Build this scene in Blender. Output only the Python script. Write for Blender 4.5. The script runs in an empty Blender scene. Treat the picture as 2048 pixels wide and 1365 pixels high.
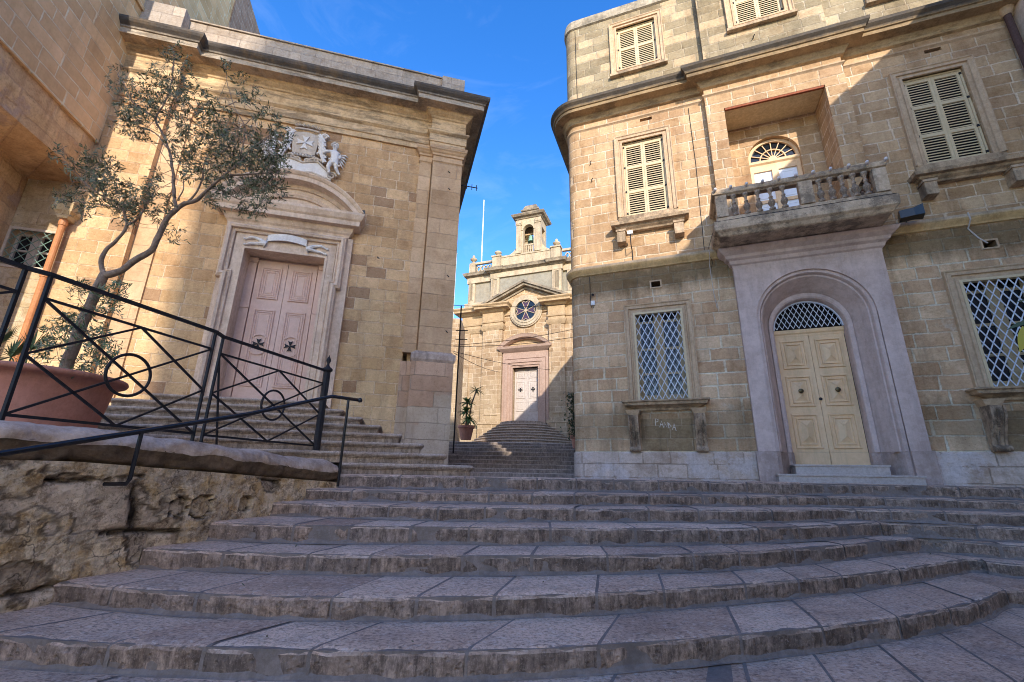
import bpy, math, random
from math import sin, cos, pi, radians, sqrt, atan2, hypot, floor
from mathutils import Vector, noise
random.seed(7)
sc = bpy.context.scene
COL = sc.collection
Z0 = -0.035                                   # level of the paved landing; z = 0 is eye height

# ------------------------------------------------------------------ camera
F, PITCH, ROLL = 890.0, 0.29334864674340727, 0.018923197446261485
cp, sp, cr, sr = cos(PITCH), sin(PITCH), cos(ROLL), sin(ROLL)
FW = Vector((0, cp, sp)); _up = Vector((0, -sp, cp)); _r = Vector((1, 0, 0))
CR = _r * cr + _up * sr; CU = _up * cr - _r * sr
cam = bpy.data.cameras.new('camera'); camo = bpy.data.objects.new('camera', cam); COL.objects.link(camo)
cam.sensor_width = 36; cam.lens = F * 36 / 2048; cam.clip_start = 0.05; cam.clip_end = 2000
from mathutils import Matrix
camo.matrix_world = Matrix(((CR.x, CU.x, -FW.x, 0), (CR.y, CU.y, -FW.y, 0), (CR.z, CU.z, -FW.z, 0), (0, 0, 0, 1)))
sc.camera = camo
def ray(x, y): return CR * ((x - 1024) / F) + CU * ((682.5 - y) / F) + FW
def at(x, y, Y):                              # world point on the sight line through a photo pixel, at depth Y
    r = ray(x, y); return r * (Y / r.y)

# ------------------------------------------------------------------ light
SUN = Vector((0.147, -1, 0.43)).normalized()
EL = math.asin(SUN.z)
w = bpy.data.worlds.new('World'); sc.world = w; w.use_nodes = True
nt = w.node_tree; bg = nt.nodes['Background']
sky = nt.nodes.new('ShaderNodeTexSky'); sky.sky_type = 'NISHITA'; sky.sun_disc = False
sky.sun_elevation = EL; sky.sun_rotation = atan2(SUN.x, SUN.y)
sky.air_density = 1.0; sky.dust_density = 0.5; sky.ozone_density = 1.35
hs = nt.nodes.new('ShaderNodeHueSaturation'); hs.inputs['Saturation'].default_value = 1.42; hs.inputs['Hue'].default_value = 0.514; nt.links.new(sky.outputs[0], hs.inputs['Color']); 
tc_ = nt.nodes.new('ShaderNodeTexCoord'); mp_ = nt.nodes.new('ShaderNodeMapping'); mp_.inputs[3].default_value = (2.2, 2.2, 7.0); mp_.inputs[2].default_value = (.3, .5, 0); nz_ = nt.nodes.new('ShaderNodeTexNoise'); nz_.inputs['Scale'].default_value = 1.6; nz_.inputs['Detail'].default_value = 7; nz_.inputs['Roughness'].default_value = .62; nz_.inputs['Distortion'].default_value = 1.2
nt.links.new(tc_.outputs['Generated'], mp_.inputs[0]); nt.links.new(mp_.outputs[0], nz_.inputs['Vector']); rg_ = nt.nodes.new('ShaderNodeMapRange'); rg_.inputs[1].default_value = .5; rg_.inputs[2].default_value = .78; rg_.inputs[4].default_value = .08; nt.links.new(nz_.outputs[0], rg_.inputs[0])
mx_ = nt.nodes.new('ShaderNodeMix'); mx_.data_type = 'RGBA'; nt.links.new(rg_.outputs[0], mx_.inputs[0]); nt.links.new(hs.outputs[0], mx_.inputs[6]); mx_.inputs[7].default_value = (3.2, 3.7, 4.6, 1); nt.links.new(mx_.outputs[2], bg.inputs[0]); bg.inputs[1].default_value = 0.15
sl = bpy.data.lights.new('sun', 'SUN'); sl.energy = 2.0; sl.angle = radians(0.53); sl.color = (1.0, 0.92, 0.80)
so = bpy.data.objects.new('sun', sl); COL.objects.link(so); so.rotation_euler = SUN.to_track_quat('Z', 'Y').to_euler()
so.location = (0, 0, 30)
sc.cycles.filter_width = 1.0
sc.view_settings.view_transform = 'Standard'; sc.view_settings.look = 'None'
sc.view_settings.exposure = 1.55; sc.view_settings.gamma = 1

# ------------------------------------------------------------------ materials
class NB:
    def __init__(s, name):
        s.m = bpy.data.materials.new(name); s.m.use_nodes = True
        s.t = s.m.node_tree; s.b = s.t.nodes['Principled BSDF']; s.n = s.t.nodes; s.l = s.t.links
    def new(s, ty, **k):
        o = s.n.new(ty)
        for a, v in k.items(): setattr(o, a, v)
        return o
    def put(s, sock, v):
        if v is None: return
        if isinstance(v, bpy.types.NodeSocket): s.l.new(v, sock)
        elif isinstance(v, (tuple, list)) and len(v) == 3 and sock.type == 'RGBA': sock.default_value = (*v, 1)
        else: sock.default_value = v
    def math(s, op, a, b=None, c=None, clamp=False):
        o = s.new('ShaderNodeMath', operation=op, use_clamp=clamp)
        s.put(o.inputs[0], a); s.put(o.inputs[1], b)
        if c is not None: s.put(o.inputs[2], c)
        return o.outputs[0]
    def mix(s, f, a, b, mode='MIX'):
        o = s.new('ShaderNodeMix', data_type='RGBA', blend_type=mode)
        s.put(o.inputs[0], f); s.put(o.inputs[6], a); s.put(o.inputs[7], b); return o.outputs[2]
    def ramp(s, f, x0, x1, y0=0.0, y1=1.0):
        o = s.new('ShaderNodeMapRange'); s.put(o.inputs[0], f)
        for i, v in enumerate((x0, x1, y0, y1)): o.inputs[i + 1].default_value = v
        return o.outputs[0]
    def noise(s, vec, scale, det=4, rough=0.6, scl=None, w=None):
        if scl:
            mp = s.new('ShaderNodeMapping'); s.put(mp.inputs[0], vec); mp.inputs[3].default_value = scl
            if w: mp.inputs[1].default_value = (w, w, w)
            vec = mp.outputs[0]
        o = s.new('ShaderNodeTexNoise'); s.put(o.inputs['Vector'], vec); o.inputs['Scale'].default_value = scale
        o.inputs['Detail'].default_value = det; o.inputs['Roughness'].default_value = rough
        return o.outputs[0]
    def obj(s): return s.new('ShaderNodeTexCoord').outputs['Object']
    def bump(s, h, strength, dist=0.01):
        o = s.new('ShaderNodeBump'); s.put(o.inputs['Height'], h); o.inputs['Strength'].default_value = strength
        o.inputs['Distance'].default_value = dist; s.l.new(o.outputs[0], s.b.inputs['Normal'])
    def done(s, col, rough=0.85, spec=0.25, metal=0):
        s.put(s.b.inputs['Base Color'], col); s.put(s.b.inputs['Roughness'], rough)
        s.b.inputs['Specular IOR Level'].default_value = spec; s.b.inputs['Metallic'].default_value = metal
        return s.m

def ashlar(name, c1, c2, cm, h=0.27, L=0.52, ms=0.011, wear=0.55, low=None, stain=(0.09, 0.07, 0.05), stain_amt=0.5,
           pit=0.5, patch=None, patch_at=0.6, mott=0.4, warp=0.012, zoff=0.0, bumpk=1.0, blk=None, seed=0.0, dark=None):
    """coursed limestone blocks: per block colour, pale joints, stains, pitting"""
    n = NB(name); P = n.obj()
    sx = n.new('ShaderNodeSeparateXYZ'); n.put(sx.inputs[0], P)
    wn = n.new('ShaderNodeTexNoise'); n.put(wn.inputs['Vector'], P); wn.inputs['Scale'].default_value = 2.7
    ws = n.new('ShaderNodeSeparateXYZ'); n.put(ws.inputs[0], wn.outputs['Color'])
    wn2 = n.new('ShaderNodeTexNoise'); n.put(wn2.inputs['Vector'], P); wn2.inputs['Scale'].default_value = 26; wn2.inputs['Detail'].default_value = 3
    ws2 = n.new('ShaderNodeSeparateXYZ'); n.put(ws2.inputs[0], wn2.outputs['Color'])
    z = n.math('ADD', sx.outputs[2], n.math('MULTIPLY', n.math('SUBTRACT', ws.outputs[1], 0.5), warp * 3.2))
    z = n.math('ADD', z, n.math('MULTIPLY', n.math('SUBTRACT', ws2.outputs[1], 0.5), warp * 1.6))
    z = n.math('ADD', z, 50 * h + zoff)
    x = n.math('ADD', sx.outputs[0], sx.outputs[1])
    x = n.math('ADD', x, n.math('MULTIPLY', n.math('SUBTRACT', ws2.outputs[0], 0.5), warp * 1.6))
    row = n.math('FLOOR', n.math('DIVIDE', z, h))
    wh = n.new('ShaderNodeTexWhiteNoise', noise_dimensions='1D'); n.put(wh.inputs['W'], n.math('ADD', row, seed))
    cs = n.new('ShaderNodeSeparateColor'); n.put(cs.inputs[0], wh.outputs['Color'])
    x = n.math('MULTIPLY', x, n.math('MULTIPLY_ADD', cs.outputs[0], 0.5, 0.78))
    x = n.math('ADD', x, n.math('MULTIPLY', cs.outputs[1], 13.7)); x = n.math('ADD', x, 40)
    # uneven block lengths inside a course
    x = n.math('ADD', x, n.math('MULTIPLY', n.math('SINE', n.math('MULTIPLY_ADD', row, 1.7, n.math('MULTIPLY', x, 3.1))), L * 0.17))
    cell = n.math('FLOOR', n.math('DIVIDE', x, L))
    cv = n.new('ShaderNodeCombineXYZ'); n.put(cv.inputs[0], x); n.put(cv.inputs[1], z)
    fx = n.math('PINGPONG', x, L / 2); fz = n.math('PINGPONG', z, h / 2)
    joint = n.math('MINIMUM', fx, fz)
    jn = n.noise(P, 9, 3, 0.7)
    jw = n.math('MULTIPLY', n.ramp(jn, 0.25, 0.75, 0.45, 2.1), ms * 1.35)
    jm = n.math('SUBTRACT', 1.0, n.math('DIVIDE', joint, jw), clamp=True)
    jm = n.math('MULTIPLY', jm, 2.2, clamp=True)
    w2 = n.new('ShaderNodeTexWhiteNoise', noise_dimensions='3D')
    c3 = n.new('ShaderNodeCombineXYZ'); n.put(c3.inputs[0], cell); n.put(c3.inputs[1], row); c3.inputs[2].default_value = seed
    n.put(w2.inputs['Vector'], c3.outputs[0])
    rnd = n.new('ShaderNodeSeparateColor'); n.put(rnd.inputs[0], w2.outputs['Color'])
    big = n.noise(P, 0.55, 5, 0.65)
    med = n.noise(P, 3.2, 6, 0.7)
    fine = n.noise(P, 34, 5, 0.75)
    f = n.math('ADD', n.math('MULTIPLY', rnd.outputs[0], 0.6), n.math('MULTIPLY', n.ramp(med, 0.35, 0.65), 0.35), clamp=True)
    c1 = tuple(v * .86 for v in c1); c2 = tuple(min(.86, v * 1.08) for v in c2); cm = tuple(min(.86, v * 1.12) for v in cm)
    col = n.mix(f, c1, c2)
    if low:
        zs, l1, l2, soft = low
        t = n.math('ADD', sx.outputs[2], n.math('MULTIPLY', n.math('SUBTRACT', big, 0.5), 1.6))
        t = n.math('ADD', t, n.math('MULTIPLY', n.math('SUBTRACT', rnd.outputs[1], 0.5), 0.7))
        col = n.mix(n.ramp(t, zs - soft, zs + soft, 1, 0), col, n.mix(f, l1, l2))
    if blk:                                   # the odd block replaced by one of another colour
        col = n.mix(n.math('MULTIPLY', n.math('GREATER_THAN', rnd.outputs[2], blk[0]), 0.85), col, blk[1])
    if patch:
        pm = n.ramp(n.noise(P, 0.9, 7, 0.68, (1, 1, 1), 3.3), patch_at, patch_at + 0.05)
        col = n.mix(pm, col, patch); jm = n.math('MULTIPLY', jm, n.math('SUBTRACT', 1.0, n.math('MULTIPLY', pm, 0.9)))
    col = n.mix(n.math('MULTIPLY', jm, n.ramp(n.noise(P, 1.3, 3), 0.35, 0.6, 0.35, 1.0)), col, cm)
    st = n.noise(P, 1.0, 6, 0.72, (2.6, 2.6, 0.42))                       # vertical run-off streaks
    sm = n.math('MULTIPLY', n.ramp(st, 0.48, 0.66), n.ramp(big, 0.3, 0.65, 0.25, 1.0))
    col = n.mix(n.math('MULTIPLY', sm, stain_amt, clamp=True), col, stain)
    col = n.mix(n.math('MULTIPLY', n.ramp(big, 0.42, 0.7), 0.45), col, n.mix(1.0, col, (0.62, 0.5, 0.36), 'MULTIPLY'))
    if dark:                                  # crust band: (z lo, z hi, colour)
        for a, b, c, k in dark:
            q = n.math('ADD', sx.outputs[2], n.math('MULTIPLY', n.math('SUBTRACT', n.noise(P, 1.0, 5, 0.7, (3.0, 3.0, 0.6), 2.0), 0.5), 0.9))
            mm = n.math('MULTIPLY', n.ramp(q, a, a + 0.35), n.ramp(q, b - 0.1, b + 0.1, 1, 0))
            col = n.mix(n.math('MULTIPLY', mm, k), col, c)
    mot = n.noise(P, 15, 6, 0.82, (1, 1, 1.25), 6.0)
    col = n.mix(n.ramp(mot, 0.42, 0.56, mott, 0.0), col, n.mix(1.0, col, (0.62, 0.54, 0.47), 'MULTIPLY'))
    ero = n.math('MULTIPLY', n.ramp(n.noise(P, 1.7, 6, 0.75, (1, 1, 1.6), 11.0), 0.5, 0.62), n.math('GREATER_THAN', rnd.outputs[2], 0.45))
    col = n.mix(n.math('MULTIPLY', ero, mott * 1.3, clamp=True), col, n.mix(1.0, col, (0.66, 0.57, 0.49), 'MULTIPLY'))
    pk = n.ramp(fine, 0.57, 0.68)
    col = n.mix(n.math('MULTIPLY', pk, pit * 0.85), col, n.mix(1.0, col, (0.38, 0.32, 0.27), 'MULTIPLY'))
    lt = n.ramp(n.noise(P, 22, 4, 0.8, (1, 1, 1), 9.0), 0.6, 0.7)
    col = n.mix(n.math('MULTIPLY', lt, 0.4 * wear), col, cm)
    hgt = n.math('ADD', n.math('MULTIPLY', jm, -0.55), n.math('MULTIPLY', fine, 0.5 * pit + 0.15))
    hgt = n.math('ADD', hgt, n.math('MULTIPLY', med, 0.8)); hgt = n.math('ADD', hgt, n.math('MULTIPLY', rnd.outputs[1], 0.35))
    n.bump(hgt, bumpk, 0.02)
    return n.done(col, 0.92, 0.15)

def plain(name, c1, c2, scale=2.5, stain=None, stain_amt=0.4, rough=0.8, spec=0.2, bumpk=0.35, zr=None, fine=0.35, streak=(3, 3, .4), metal=0, soot=None, chips=None):
    """render, dressed stone, paint: mottled two-tone with stains; zr = [(z, colour)...] lays colour by height"""
    n = NB(name); P = n.obj()
    med = n.noise(P, scale, 6, 0.68); fn = n.noise(P, scale * 13, 4, 0.75)
    col = n.mix(n.ramp(med, 0.3, 0.7), c1, c2)
    if zr:
        sx = n.new('ShaderNodeSeparateXYZ'); n.put(sx.inputs[0], P)
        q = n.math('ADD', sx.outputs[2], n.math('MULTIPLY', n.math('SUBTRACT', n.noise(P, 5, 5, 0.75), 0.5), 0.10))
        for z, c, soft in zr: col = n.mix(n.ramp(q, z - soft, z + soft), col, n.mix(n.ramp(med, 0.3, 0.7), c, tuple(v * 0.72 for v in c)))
    if soot:
        s2 = n.math('MULTIPLY', n.ramp(n.noise(P, 1.0, 6, 0.78, soot[1], 8.0), 0.47, 0.58), soot[0])
        col = n.mix(s2, col, (0.055, 0.045, 0.038))
    if stain:
        s1 = n.noise(P, 1.0, 6, 0.72, streak)
        col = n.mix(n.math('MULTIPLY', n.ramp(s1, 0.48, 0.72), stain_amt), col, stain)
    col = n.mix(n.math('MULTIPLY', n.ramp(n.noise(P, scale * 3.7, 6, .8, (1, 1, 1), 3.0), .42, .58, 1, 0), min(.9, fine * 1.4)), col, n.mix(1.0, col, (.66, .6, .55), 'MULTIPLY'))
    if chips:
        col = n.mix(n.ramp(n.noise(P, 7, 6, 0.7, (1, 1, 1), 5), 0.66, 0.68), col, chips)
    col = n.mix(n.math('MULTIPLY', n.ramp(fn, 0.55, 0.75), fine), col, n.mix(1.0, col, (0.6, 0.55, 0.5), 'MULTIPLY'))
    if bumpk: n.bump(n.math('ADD', fn, n.math('MULTIPLY', med, 1.2)), bumpk, 0.01)
    return n.done(col, rough, spec, metal)

MR_mid = ashlar('stone_upper_storey', (0.50, 0.315, 0.17), (0.66, 0.465, 0.28), (0.76, 0.62, 0.46), stain=(0.26, 0.15, 0.075), stain_amt=0.6, seed=3,
                blk=(0.88, (0.49, 0.32, 0.19)))
MR_low = ashlar('stone_ground_storey', (0.62, 0.375, 0.21), (0.85, 0.585, 0.38), (0.86, 0.69, 0.53), seed=11, stain=(0.16, 0.11, 0.065), stain_amt=0.55,
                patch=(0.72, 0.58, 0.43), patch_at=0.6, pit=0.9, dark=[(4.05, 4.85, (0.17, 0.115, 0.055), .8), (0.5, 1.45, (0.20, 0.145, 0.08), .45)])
MR_apron = ashlar('stained_apron_stone', (0.26, 0.18, 0.10), (0.40, 0.29, 0.17), (0.50, 0.39, 0.27), ms=.006, seed=19, stain=(0.08, 0.06, 0.04), stain_amt=.9)
MR_att = ashlar('stone_attic', (0.27, 0.22, 0.14), (0.44, 0.355, 0.23), (0.48, 0.40, 0.29), ms=0.009, seed=5, stain=(0.18, 0.15, 0.10), stain_amt=0.6,
                blk=(0.8, (0.62, 0.47, 0.30)), patch=(0.66, 0.49, 0.31), patch_at=0.64)
MR_base = ashlar('stone_plinth', (0.68, 0.53, 0.43), (0.76, 0.62, 0.53), (0.46, 0.35, 0.27), h=0.285, L=0.62, ms=0.008, seed=2, stain=(0.28, 0.21, 0.15), stain_amt=0.6,
                 patch=(0.72, 0.62, 0.58), patch_at=0.5)
MR_dress = plain('dressed_stone', (0.52, 0.36, 0.22), (0.64, 0.47, 0.31), 4, (0.25, 0.17, 0.1), 0.5)
MR_console = plain('console_stone', (0.30, 0.20, 0.125), (0.66, 0.49, 0.34), 7, (0.09, 0.065, 0.045), 0.8, soot=(.7, (5, 5, 2)), bumpk=.7)
MR_dressd = plain('dressed_stone_weathered', (0.44, 0.31, 0.19), (0.64, 0.47, 0.31), 4, (0.10, 0.075, 0.05), 0.75, soot=(.5, (3, 3, 2)))
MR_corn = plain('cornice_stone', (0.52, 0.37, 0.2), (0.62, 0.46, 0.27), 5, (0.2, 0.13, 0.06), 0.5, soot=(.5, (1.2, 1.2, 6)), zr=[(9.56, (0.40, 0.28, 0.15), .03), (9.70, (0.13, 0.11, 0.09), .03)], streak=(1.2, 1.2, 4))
MR_string = plain('string_stone', (0.60, 0.40, 0.18), (0.70, 0.50, 0.26), 4, (0.2, 0.13, 0.05), 0.6, zr=[(4.93, (0.60, 0.47, 0.34), .03)])
MR_cap = plain('parapet_cap_stone', (0.36, 0.31, 0.23), (0.52, 0.44, 0.33), 3, (0.1, 0.09, 0.07), 0.8, soot=(.5, (1.5, 1.5, 3)))
M_pink = plain('pink_limewash', (0.57, 0.43, 0.375), (0.70, 0.54, 0.475), 1.3, (0.30, 0.215, 0.185), 0.5, bumpk=0.4, fine=.3)
M_pinkb = plain('pink_base_worn', (0.46, 0.34, 0.29), (0.56, 0.43, 0.38), 2.5, (0.22, 0.17, 0.14), 0.6, bumpk=0.6)
M_cream = plain('cream_door_paint', (0.76, 0.50, 0.27), (0.84, 0.585, 0.345), 3, (0.42, 0.28, 0.14), 0.55, rough=0.5, spec=0.4, bumpk=0.12, fine=.12)
M_shut = plain('shutter_paint', (0.60, 0.47, 0.275), (0.68, 0.54, 0.335), 6, (0.5, 0.4, 0.26), 0.3, rough=0.55, spec=0.4, bumpk=0.1, fine=.2)
M_marble = plain('marble_step', (0.48, 0.40, 0.36), (0.58, 0.50, 0.45), 5, (0.4, 0.34, 0.32), 0.3, rough=0.45, spec=.4, bumpk=.1)
M_grille = plain('grille_paint', (0.62, 0.66, 0.74), (0.70, 0.73, 0.80), 9, (0.4, 0.36, 0.33), 0.25, rough=0.5, bumpk=0, fine=.2)
M_green = plain('green_grille_paint', (0.16, 0.27, 0.22), (0.2, 0.32, 0.26), 9, rough=0.5, bumpk=0)
M_iron = plain('black_iron', (0.012, 0.012, 0.016), (0.02, 0.02, 0.025), 20, (0.08, 0.06, 0.05), 0.3, rough=0.55, spec=0.25, bumpk=0.3, fine=.3, streak=(14, 14, 14))
M_ironn = plain('polished_black_rail', (0.008, 0.008, 0.012), (0.012, 0.012, 0.016), 20, rough=0.22, spec=0.6, bumpk=0)
M_balc = plain('balcony_stone', (0.52, 0.38, 0.255), (0.70, 0.54, 0.38), 5, (0.13, 0.10, 0.07), 0.7, bumpk=.8, soot=(.6, (2.2, 2.2, 3)))
M_bald = plain('baluster_stone', (0.50, 0.36, 0.25), (0.66, 0.50, 0.37), 8, (0.12, 0.09, 0.07), 0.7, bumpk=.5, soot=(.65, (3, 3, 3)))
ML_wall = ashlar('stone_church_wall', (0.54, 0.33, 0.165), (0.76, 0.515, 0.29), (0.78, 0.60, 0.42), h=0.283, L=0.47, ms=0.007, seed=21, stain=(0.26, 0.16, 0.09), stain_amt=0.5,
                 blk=(0.85, (0.36, 0.22, 0.13)), low=(4.15, (0.52, 0.335, 0.165), (0.76, 0.54, 0.31), .25), wear=1.2, patch=(0.62, 0.48, 0.33), patch_at=0.68, pit=0.8)
ML_pil = ashlar('stone_church_pilaster', (0.58, 0.385, 0.22), (0.68, 0.47, 0.29), (0.44, 0.32, 0.22), h=0.42, L=1.3, ms=0.003, mott=.3, seed=9, stain=(0.38, 0.25, 0.17), stain_amt=0.4, pit=.3, wear=.3)
ML_ped = ashlar('stone_church_pedestal', (0.54, 0.34, 0.22), (0.64, 0.43, 0.30), (0.40, 0.30, 0.22), h=0.36, L=0.75, ms=0.004, mott=.2, seed=4, stain=(0.30, 0.19, 0.12), stain_amt=0.6, pit=.8,
                low=(1.45, (0.52, 0.41, 0.30), (0.62, 0.50, 0.38), .06))
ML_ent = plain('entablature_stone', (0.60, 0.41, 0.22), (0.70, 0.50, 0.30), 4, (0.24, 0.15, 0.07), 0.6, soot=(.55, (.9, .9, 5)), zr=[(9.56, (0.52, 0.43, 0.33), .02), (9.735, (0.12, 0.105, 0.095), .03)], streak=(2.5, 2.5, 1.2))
ML_par = ashlar('parapet_blocks', (0.44, 0.37, 0.31), (0.52, 0.44, 0.37), (0.40, 0.33, 0.28), h=0.36, L=0.8, ms=0.004, seed=14, stain=(0.2, 0.17, 0.14), stain_amt=.8)
ML_door = plain('pink_door_paint', (0.62, 0.42, 0.335), (0.68, 0.475, 0.385), 3, (0.38, 0.26, 0.21), 0.25, rough=0.6, spec=.3, bumpk=.1, fine=.15)
ML_sur = plain('portal_limewash', (0.60, 0.45, 0.335), (0.76, 0.60, 0.465), 3, (0.30, 0.20, 0.14), 0.55, bumpk=.4, fine=.3, chips=(0.74, 0.63, 0.52))
M_relief = plain('white_limewash', (0.70, 0.655, 0.61), (0.78, 0.74, 0.70), 6, (0.42, 0.36, 0.3), 0.35, bumpk=.3, fine=.2)
MA_wall = ashlar('stone_tall_house', (0.68, 0.45, 0.235), (0.80, 0.56, 0.32), (0.86, 0.70, 0.50), h=0.30, L=0.66, ms=0.010, mott=.1, seed=31, stain=(0.32, 0.20, 0.11), stain_amt=.3, pit=.3, wear=.2)
MA_old = ashlar('stone_old_rubble', (0.66, 0.40, 0.20), (0.84, 0.60, 0.35), (0.56, 0.38, 0.23), h=0.36, L=0.7, ms=0.012, seed=33, stain=(0.26, 0.15, 0.08), stain_amt=.7, pit=1,
                patch=(0.58, 0.42, 0.30), patch_at=.58, warp=.03)
MA_ann = ashlar('stone_annex', (0.56, 0.42, 0.24), (0.68, 0.54, 0.35), (0.60, 0.48, 0.33), h=0.3, L=0.55, ms=0.008, seed=41, stain=(0.25, 0.19, 0.12), stain_amt=.5,
                patch=(0.66, 0.54, 0.38), patch_at=.5, pit=.9)
MC_wall = ashlar('stone_far_church', (0.35, 0.235, 0.135), (0.54, 0.40, 0.255), (0.64, 0.51, 0.37), h=0.3, L=0.5, ms=0.012, seed=51, stain=(0.32, 0.22, 0.13), stain_amt=.4,
                 low=(6.0, (0.40, 0.30, 0.19), (0.54, 0.42, 0.28), .5), patch=(0.50, 0.40, 0.28), patch_at=.6)
MC_grey = plain('grey_cement_render', (0.25, 0.23, 0.185), (0.30, 0.275, 0.225), 1.5, (0.45, 0.36, 0.25), 0.35, bumpk=.3, streak=(.8, .8, .8))
MC_dress = plain('far_church_dressing', (0.40, 0.32, 0.22), (0.54, 0.44, 0.32), 3, (0.2, 0.16, 0.11), 0.7)
MC_corn = plain('far_church_cornice', (0.22, 0.185, 0.14), (0.42, 0.34, 0.25), 4, (0.09, 0.08, 0.065), 0.85, soot=(.5, (1, 1, 3)))
MC_warm = plain('far_church_warm_trim', (0.38, 0.26, 0.145), (0.52, 0.375, 0.23), 4, (0.28, 0.2, 0.12), 0.6)
MC_pink = plain('far_portal_paint', (0.40, 0.27, 0.205), (0.48, 0.34, 0.265), 3, (0.4, 0.28, 0.22), 0.4)
MC_door = plain('far_door_paint', (0.52, 0.45, 0.40), (0.58, 0.51, 0.455), 3, rough=.6, bumpk=.1)
M_terr = plain('terracotta', (0.46, 0.20, 0.14), (0.56, 0.265, 0.19), 2, (0.26, 0.13, 0.10), 0.5, rough=.75, bumpk=.3, fine=.3)
M_pipe = plain('orange_pipe', (0.50, 0.20, 0.08), (0.56, 0.25, 0.11), 4, (0.35, 0.15, 0.08), .4, rough=.5, bumpk=.1)
M_bark = plain('olive_bark', (0.24, 0.17, 0.125), (0.40, 0.30, 0.225), 14, (0.08, 0.06, 0.05), .5, bumpk=1, streak=(20, 20, 4))
M_bulb = plain('frosted_bulb', (0.75, 0.72, 0.76), (0.8, 0.78, 0.82), 9, rough=.2, spec=.6, bumpk=0)
M_dw = plain('dusty_white_conduit', (0.5, 0.45, 0.4), (0.6, 0.55, 0.5), 9, bumpk=0)
M_white = plain('white_paint', (0.78, 0.78, 0.78), (0.82, 0.82, 0.82), 4, rough=.4, bumpk=0)
M_verd = plain('verdigris_bronze', (0.20, 0.38, 0.31), (0.26, 0.45, 0.37), 5, bumpk=.1)
M_soil = plain('soil', (0.06, 0.045, 0.03), (0.1, 0.07, 0.05), 9)
M_wood = plain('red_lintel_timber', (0.28, 0.08, 0.04), (0.33, 0.11, 0.06), 6)
M_cem = plain('grey_mortar', (0.19, 0.155, 0.135), (0.30, 0.25, 0.22), 6, (0.15, 0.14, 0.14), .5, bumpk=.6)
M_scratch = plain('scratched_stone', (0.80, 0.74, 0.66), (0.84, 0.78, 0.7), 9, bumpk=0)
M_lamp = plain('dark_lamp_housing', (0.012, 0.015, 0.022), (0.02, 0.024, 0.03), 9, rough=.35, spec=.5, bumpk=0)
M_brown = plain('window_wood', (0.42, 0.32, 0.18), (0.48, 0.37, 0.22), 5, rough=.6, bumpk=.1)
M_brass = plain('old_brass', (0.09, 0.07, 0.04), (0.14, 0.11, 0.06), 20, rough=.35, metal=.9, bumpk=.1)
M_curt = plain('white_inner_shutter', (0.74, 0.78, 0.86), (0.78, 0.82, 0.9), 3, rough=.35, spec=.6, bumpk=0, fine=.05)
def glass(name, c=(0.01, 0.014, 0.02), r=0.04):
    n = NB(name); n.bump(n.noise(n.obj(), 2.2, 2), 0.06, 0.02); n.b.inputs['IOR'].default_value = 1.33; return n.done(c, r, 1.0)
M_glass = glass('dark_window_glass'); M_inner = plain('dark_interior', (0.012, 0.01, 0.01), (0.02, 0.016, 0.014), 3, bumpk=0)
def leafmat(name, c1, c2, c3, rough=.5):
    n = NB(name); g = n.new('ShaderNodeNewGeometry'); r = g.outputs['Random Per Island']
    col = n.mix(r, c1, c2); col = n.mix(g.outputs['Backfacing'], col, c3); return n.done(col, rough, .35)
M_olive = leafmat('olive_leaf', (0.035, 0.05, 0.018), (0.12, 0.135, 0.055), (0.14, 0.155, 0.085))
M_yucca = leafmat('yucca_leaf', (0.07, 0.15, 0.03), (0.2, 0.3, 0.08), (0.16, 0.26, 0.08))
M_palm = leafmat('palm_leaf', (0.06, 0.10, 0.035), (0.14, 0.19, 0.07), (0.12, 0.16, 0.07))
M_darkl = leafmat('dark_leaf', (0.02, 0.045, 0.015), (0.05, 0.09, 0.03), (0.07, 0.11, 0.04))
M_yell = leafmat('yellowing_leaf', (0.42, 0.4, 0.06), (0.5, 0.42, 0.08), (0.5, 0.45, 0.1))

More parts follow.
